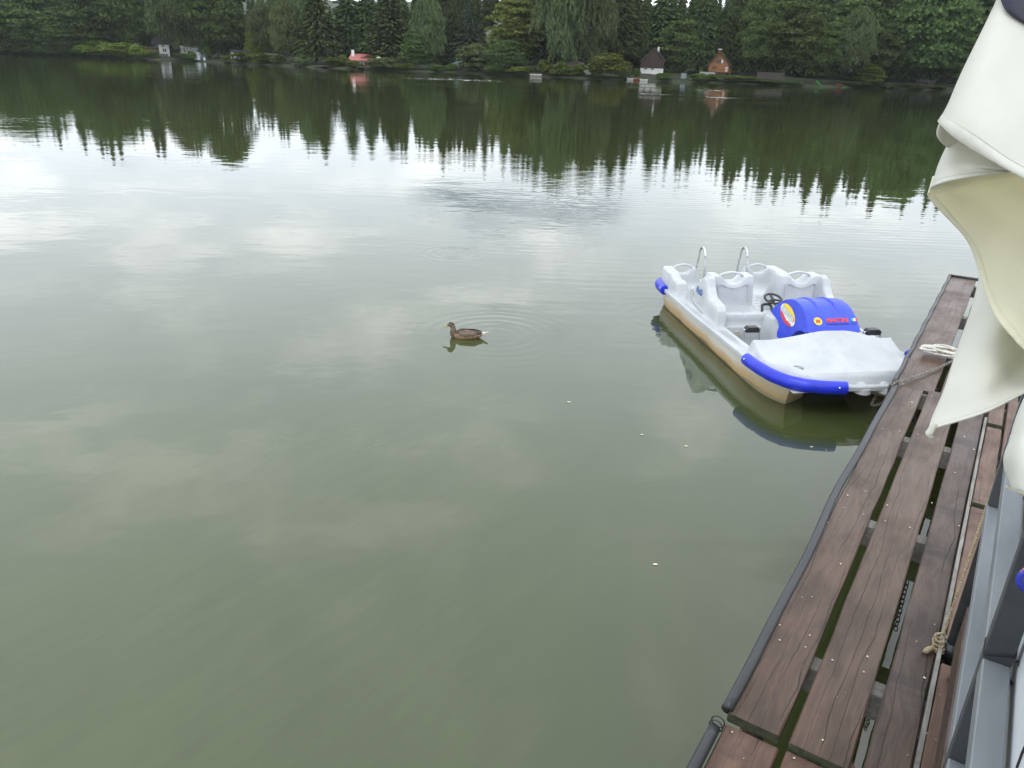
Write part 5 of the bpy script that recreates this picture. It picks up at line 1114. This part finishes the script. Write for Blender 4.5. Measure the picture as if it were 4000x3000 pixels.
# ------------------------------------------------------------------ duck
du = sight(1820, 1318, 0)
dk = empty('duck', (du.x, du.y, 0), 'brown mottled female mallard swimming to the left on the open water', 'duck', rz=R(3))
def duckmesh():
    # spine from tail to bill root: (x forward, z, half width, half height); the neck bends up and over
    sp_ = [(-.235, .066, .010, .006), (-.20, .055, .032, .016), (-.15, .042, .058, .036), (-.08, .034, .076, .054), (0, .030, .084, .064), (.06, .026, .084, .064), (.105, .030, .072, .060), (.135, .046, .054, .052), (.148, .072, .036, .040), (.150, .098, .029, .031), (.152, .120, .028, .030), (.158, .139, .030, .031), (.171, .152, .0305, .030), (.187, .155, .029, .027), (.202, .151, .022, .020), (.212, .146, .013, .012), (.218, .143, .003, .003)]
    C_ = catmull(np.array(sp_), 60); n = 18; P = []
    for i in range(60):
        a = C_[max(i - 1, 0)]; b = C_[min(i + 1, 59)]; d = Vector((b[0] - a[0], 0, b[1] - a[1])).normalized(); up_ = Vector((-d.z, 0, d.x)); c = Vector((C_[i][0], 0, C_[i][1]))
        P.append([c + Vector((0, 1, 0)) * (C_[i][2] * math.cos(q)) + up_ * (C_[i][3] * math.sin(q)) for q in np.linspace(0, 6.2832, n + 1)[:-1]])
    return np.array([[tuple(v) for v in r] for r in P])
DP = duckmesh(); DP[:, :, 0] *= -1
t = NT('duck_plumage'); co = t.coord('Object'); sx = t.n('SeparateXYZ'); t.put(sx.inputs[0], co); X_, Z_ = sx.outputs[0], sx.outputs[2]
vo = t.n('TexVoronoi'); t.put(vo.inputs[0], t.coord('Object', (55, 55, 85))); vo.inputs['Scale'].default_value = 1; nz = t.noise(co, 60, 4, .7)
body = t.mix(t.rng(t.math('ADD', vo.outputs[0], t.math('MULTIPLY', nz, .4)), .45, .85), (.060, .036, .020), (.26, .165, .095)); backc = t.mix(t.rng(nz, .4, .62), (.022, .015, .010), (.085, .055, .034))
c = t.mix(t.rng(t.math('ADD', Z_, t.math('MULTIPLY', nz, .02)), .058, .078), body, backc); headc = t.mix(t.rng(nz, .35, .65), (.105, .075, .048), (.20, .155, .105)); hd = t.rng(X_, -.118, -.138, 0, 1)
crown = t.mix(t.rng(t.math('ADD', Z_, t.math('MULTIPLY', t.math('ADD', X_, .17), .25)), .163, .169), headc, (.025, .017, .012)); stripe = t.rng(t.math('ABSOLUTE', t.math('SUBTRACT', t.math('ADD', Z_, t.math('MULTIPLY', t.math('ADD', X_, .17), -.25)), .1545)), .0022, .0048, 1, 0)
crown = t.mix(t.math('MULTIPLY', stripe, t.rng(Z_, .138, .146)), crown, (.022, .015, .010)); chest = t.mix(t.rng(nz, .35, .65), (.045, .022, .014), (.14, .075, .045))
c = t.mix(hd, c, t.mix(t.rng(Z_, .075, .10), chest, crown)); c = t.mix(t.rng(X_, .175, .205), c, (.55, .50, .44))
M_DUCK = t.fin(c, .7, t.bump(nz, .3, .006))
mb = grid(DP, True); n = 18; mb.add([tuple(p) for p in DP[0]], [tuple(range(n))]); mb.add([tuple(p) for p in DP[-1]], [tuple(range(n))]); body_o = mb.build('body', M_DUCK, dk, smooth=True)
M_BILL = pm('duck_bill', (.34, .28, .09), (.22, .17, .06), 40, .45)
B_ = []
for x, z, w, h_ in ((.206, .146, .0125, .013), (.222, .139, .0120, .0085), (.240, .131, .0125, .0055), (.260, .1245, .0125, .0042), (.272, .1215, .009, .003)): B_.append([(-x, w * math.cos(q), z + h_ * math.sin(q)) for q in np.linspace(0, 6.2832, 13)[:-1]])
mb = grid(np.array(B_), True); mb.add(B_[-1], [tuple(range(12))]); mb.build('bill', M_BILL, dk, smooth=True)
for s_ in (-1, 1): MB().ball((-.190, s_ * .0272, .1565), .0042, 10).build('eye', M_BLK, dk, smooth=True)
t = NT('wing_feathers'); co = t.coord('Object'); wv = t.n('TexWave', wave_type='BANDS', bands_direction='Z'); t.put(wv.inputs[0], co); wv.inputs['Scale'].default_value = 24; wv.inputs['Distortion'].default_value = 5; wv.inputs['Detail'].default_value = 3; wv.inputs['Detail Scale'].default_value = 3
sx = t.n('SeparateXYZ'); t.put(sx.inputs[0], co)
c = t.mix(t.rng(wv.outputs[1], .55, .9), (.045, .028, .018), (.24, .17, .11)); c = t.mix(t.rng(sx.outputs[0], .10, .15), c, (.014, .010, .008)); M_WING = t.fin(c, .65, t.bump(wv.outputs[1], .3, .004))
for s_ in (-1, 1):
    P = []
    for u in np.linspace(0, 1, 16):
        x = -.085 + .275 * u; hh = .034 * math.sin(math.pi * min(1, (u * .92 + .08))) ** .7 * (1 - .45 * u) + .003; zc = .066 + .006 * math.sin(u * 3) - .004 * u; wy = float(np.interp(x, [-.105, -.06, 0, .08, .15, .20], [.070, .085, .088, .078, .056, .030]))
        P.append([(x, s_ * (wy * math.sqrt(max(.05, 1 - ((zc + v * hh - .03) / .075) ** 2)) + .004 - .006 * abs(v) ** 3), zc + v * hh) for v in np.linspace(-1, 1, 9)])
    o = grid(np.array(P)).build('wing', M_WING, dk, smooth=True); m_ = o.modifiers.new('thickness', 'SOLIDIFY'); m_.thickness = .004
M_TAIL = pm('pale_tail_feathers', (.60, .57, .52), (.30, .25, .20), 50, .7)
for k in range(5): MB().prism([(.19, .048 + .002 * k), (.235, .066), (.262, .077 + .002 * abs(k - 2)), (.25, .068), (.20, .042)], -.022 + .009 * k, -.014 + .009 * k).build('tail_feather', M_TAIL, dk)
# a few flecks on the water
for q, (px, py) in enumerate(((2507, 1697), (2680, 1742), (2222, 1570), (2045, 1180), (700, 760), (770, 690), (3170, 1745), (2560, 2204))):
    p = sight(px, py, .004); r_ = .012 + .008 * RNG.random(); a0 = RNG.random() * 6
    mb = MB(); mb.add([(0, 0, .002)] + [(r_ * (1 + .3 * RNG.random()) * math.cos(k * .898 + a0), r_ * .6 * math.sin(k * .898 + a0), 0) for k in range(7)], [(0, 1 + k, 1 + (k + 1) % 7) for k in range(7)])
    o = mb.build('floating_petal', M_PET); o.location = p; tag(o, 'small pale petal floating on the lake surface', 'petal', 'petals floating on the lake')
# ------------------------------------------------------------------ thin summer haze over the lake
hz_ = MB().box(-2990, 2990, -400, 2990, -2.5, 75).mesh('haze'); hm = bpy.data.materials.new('haze_air'); hm.use_nodes = True; hm.node_tree.nodes.clear()
ho = hm.node_tree.nodes.new('ShaderNodeOutputMaterial'); hv = hm.node_tree.nodes.new('ShaderNodeVolumePrincipled'); hv.inputs['Density'].default_value = .00011; hv.inputs['Color'].default_value = (.86, .92, .96, 1)
hm.node_tree.links.new(hv.outputs[0], ho.inputs['Volume']); o = link('haze', hz_, hm); tag(o, kind='stuff')
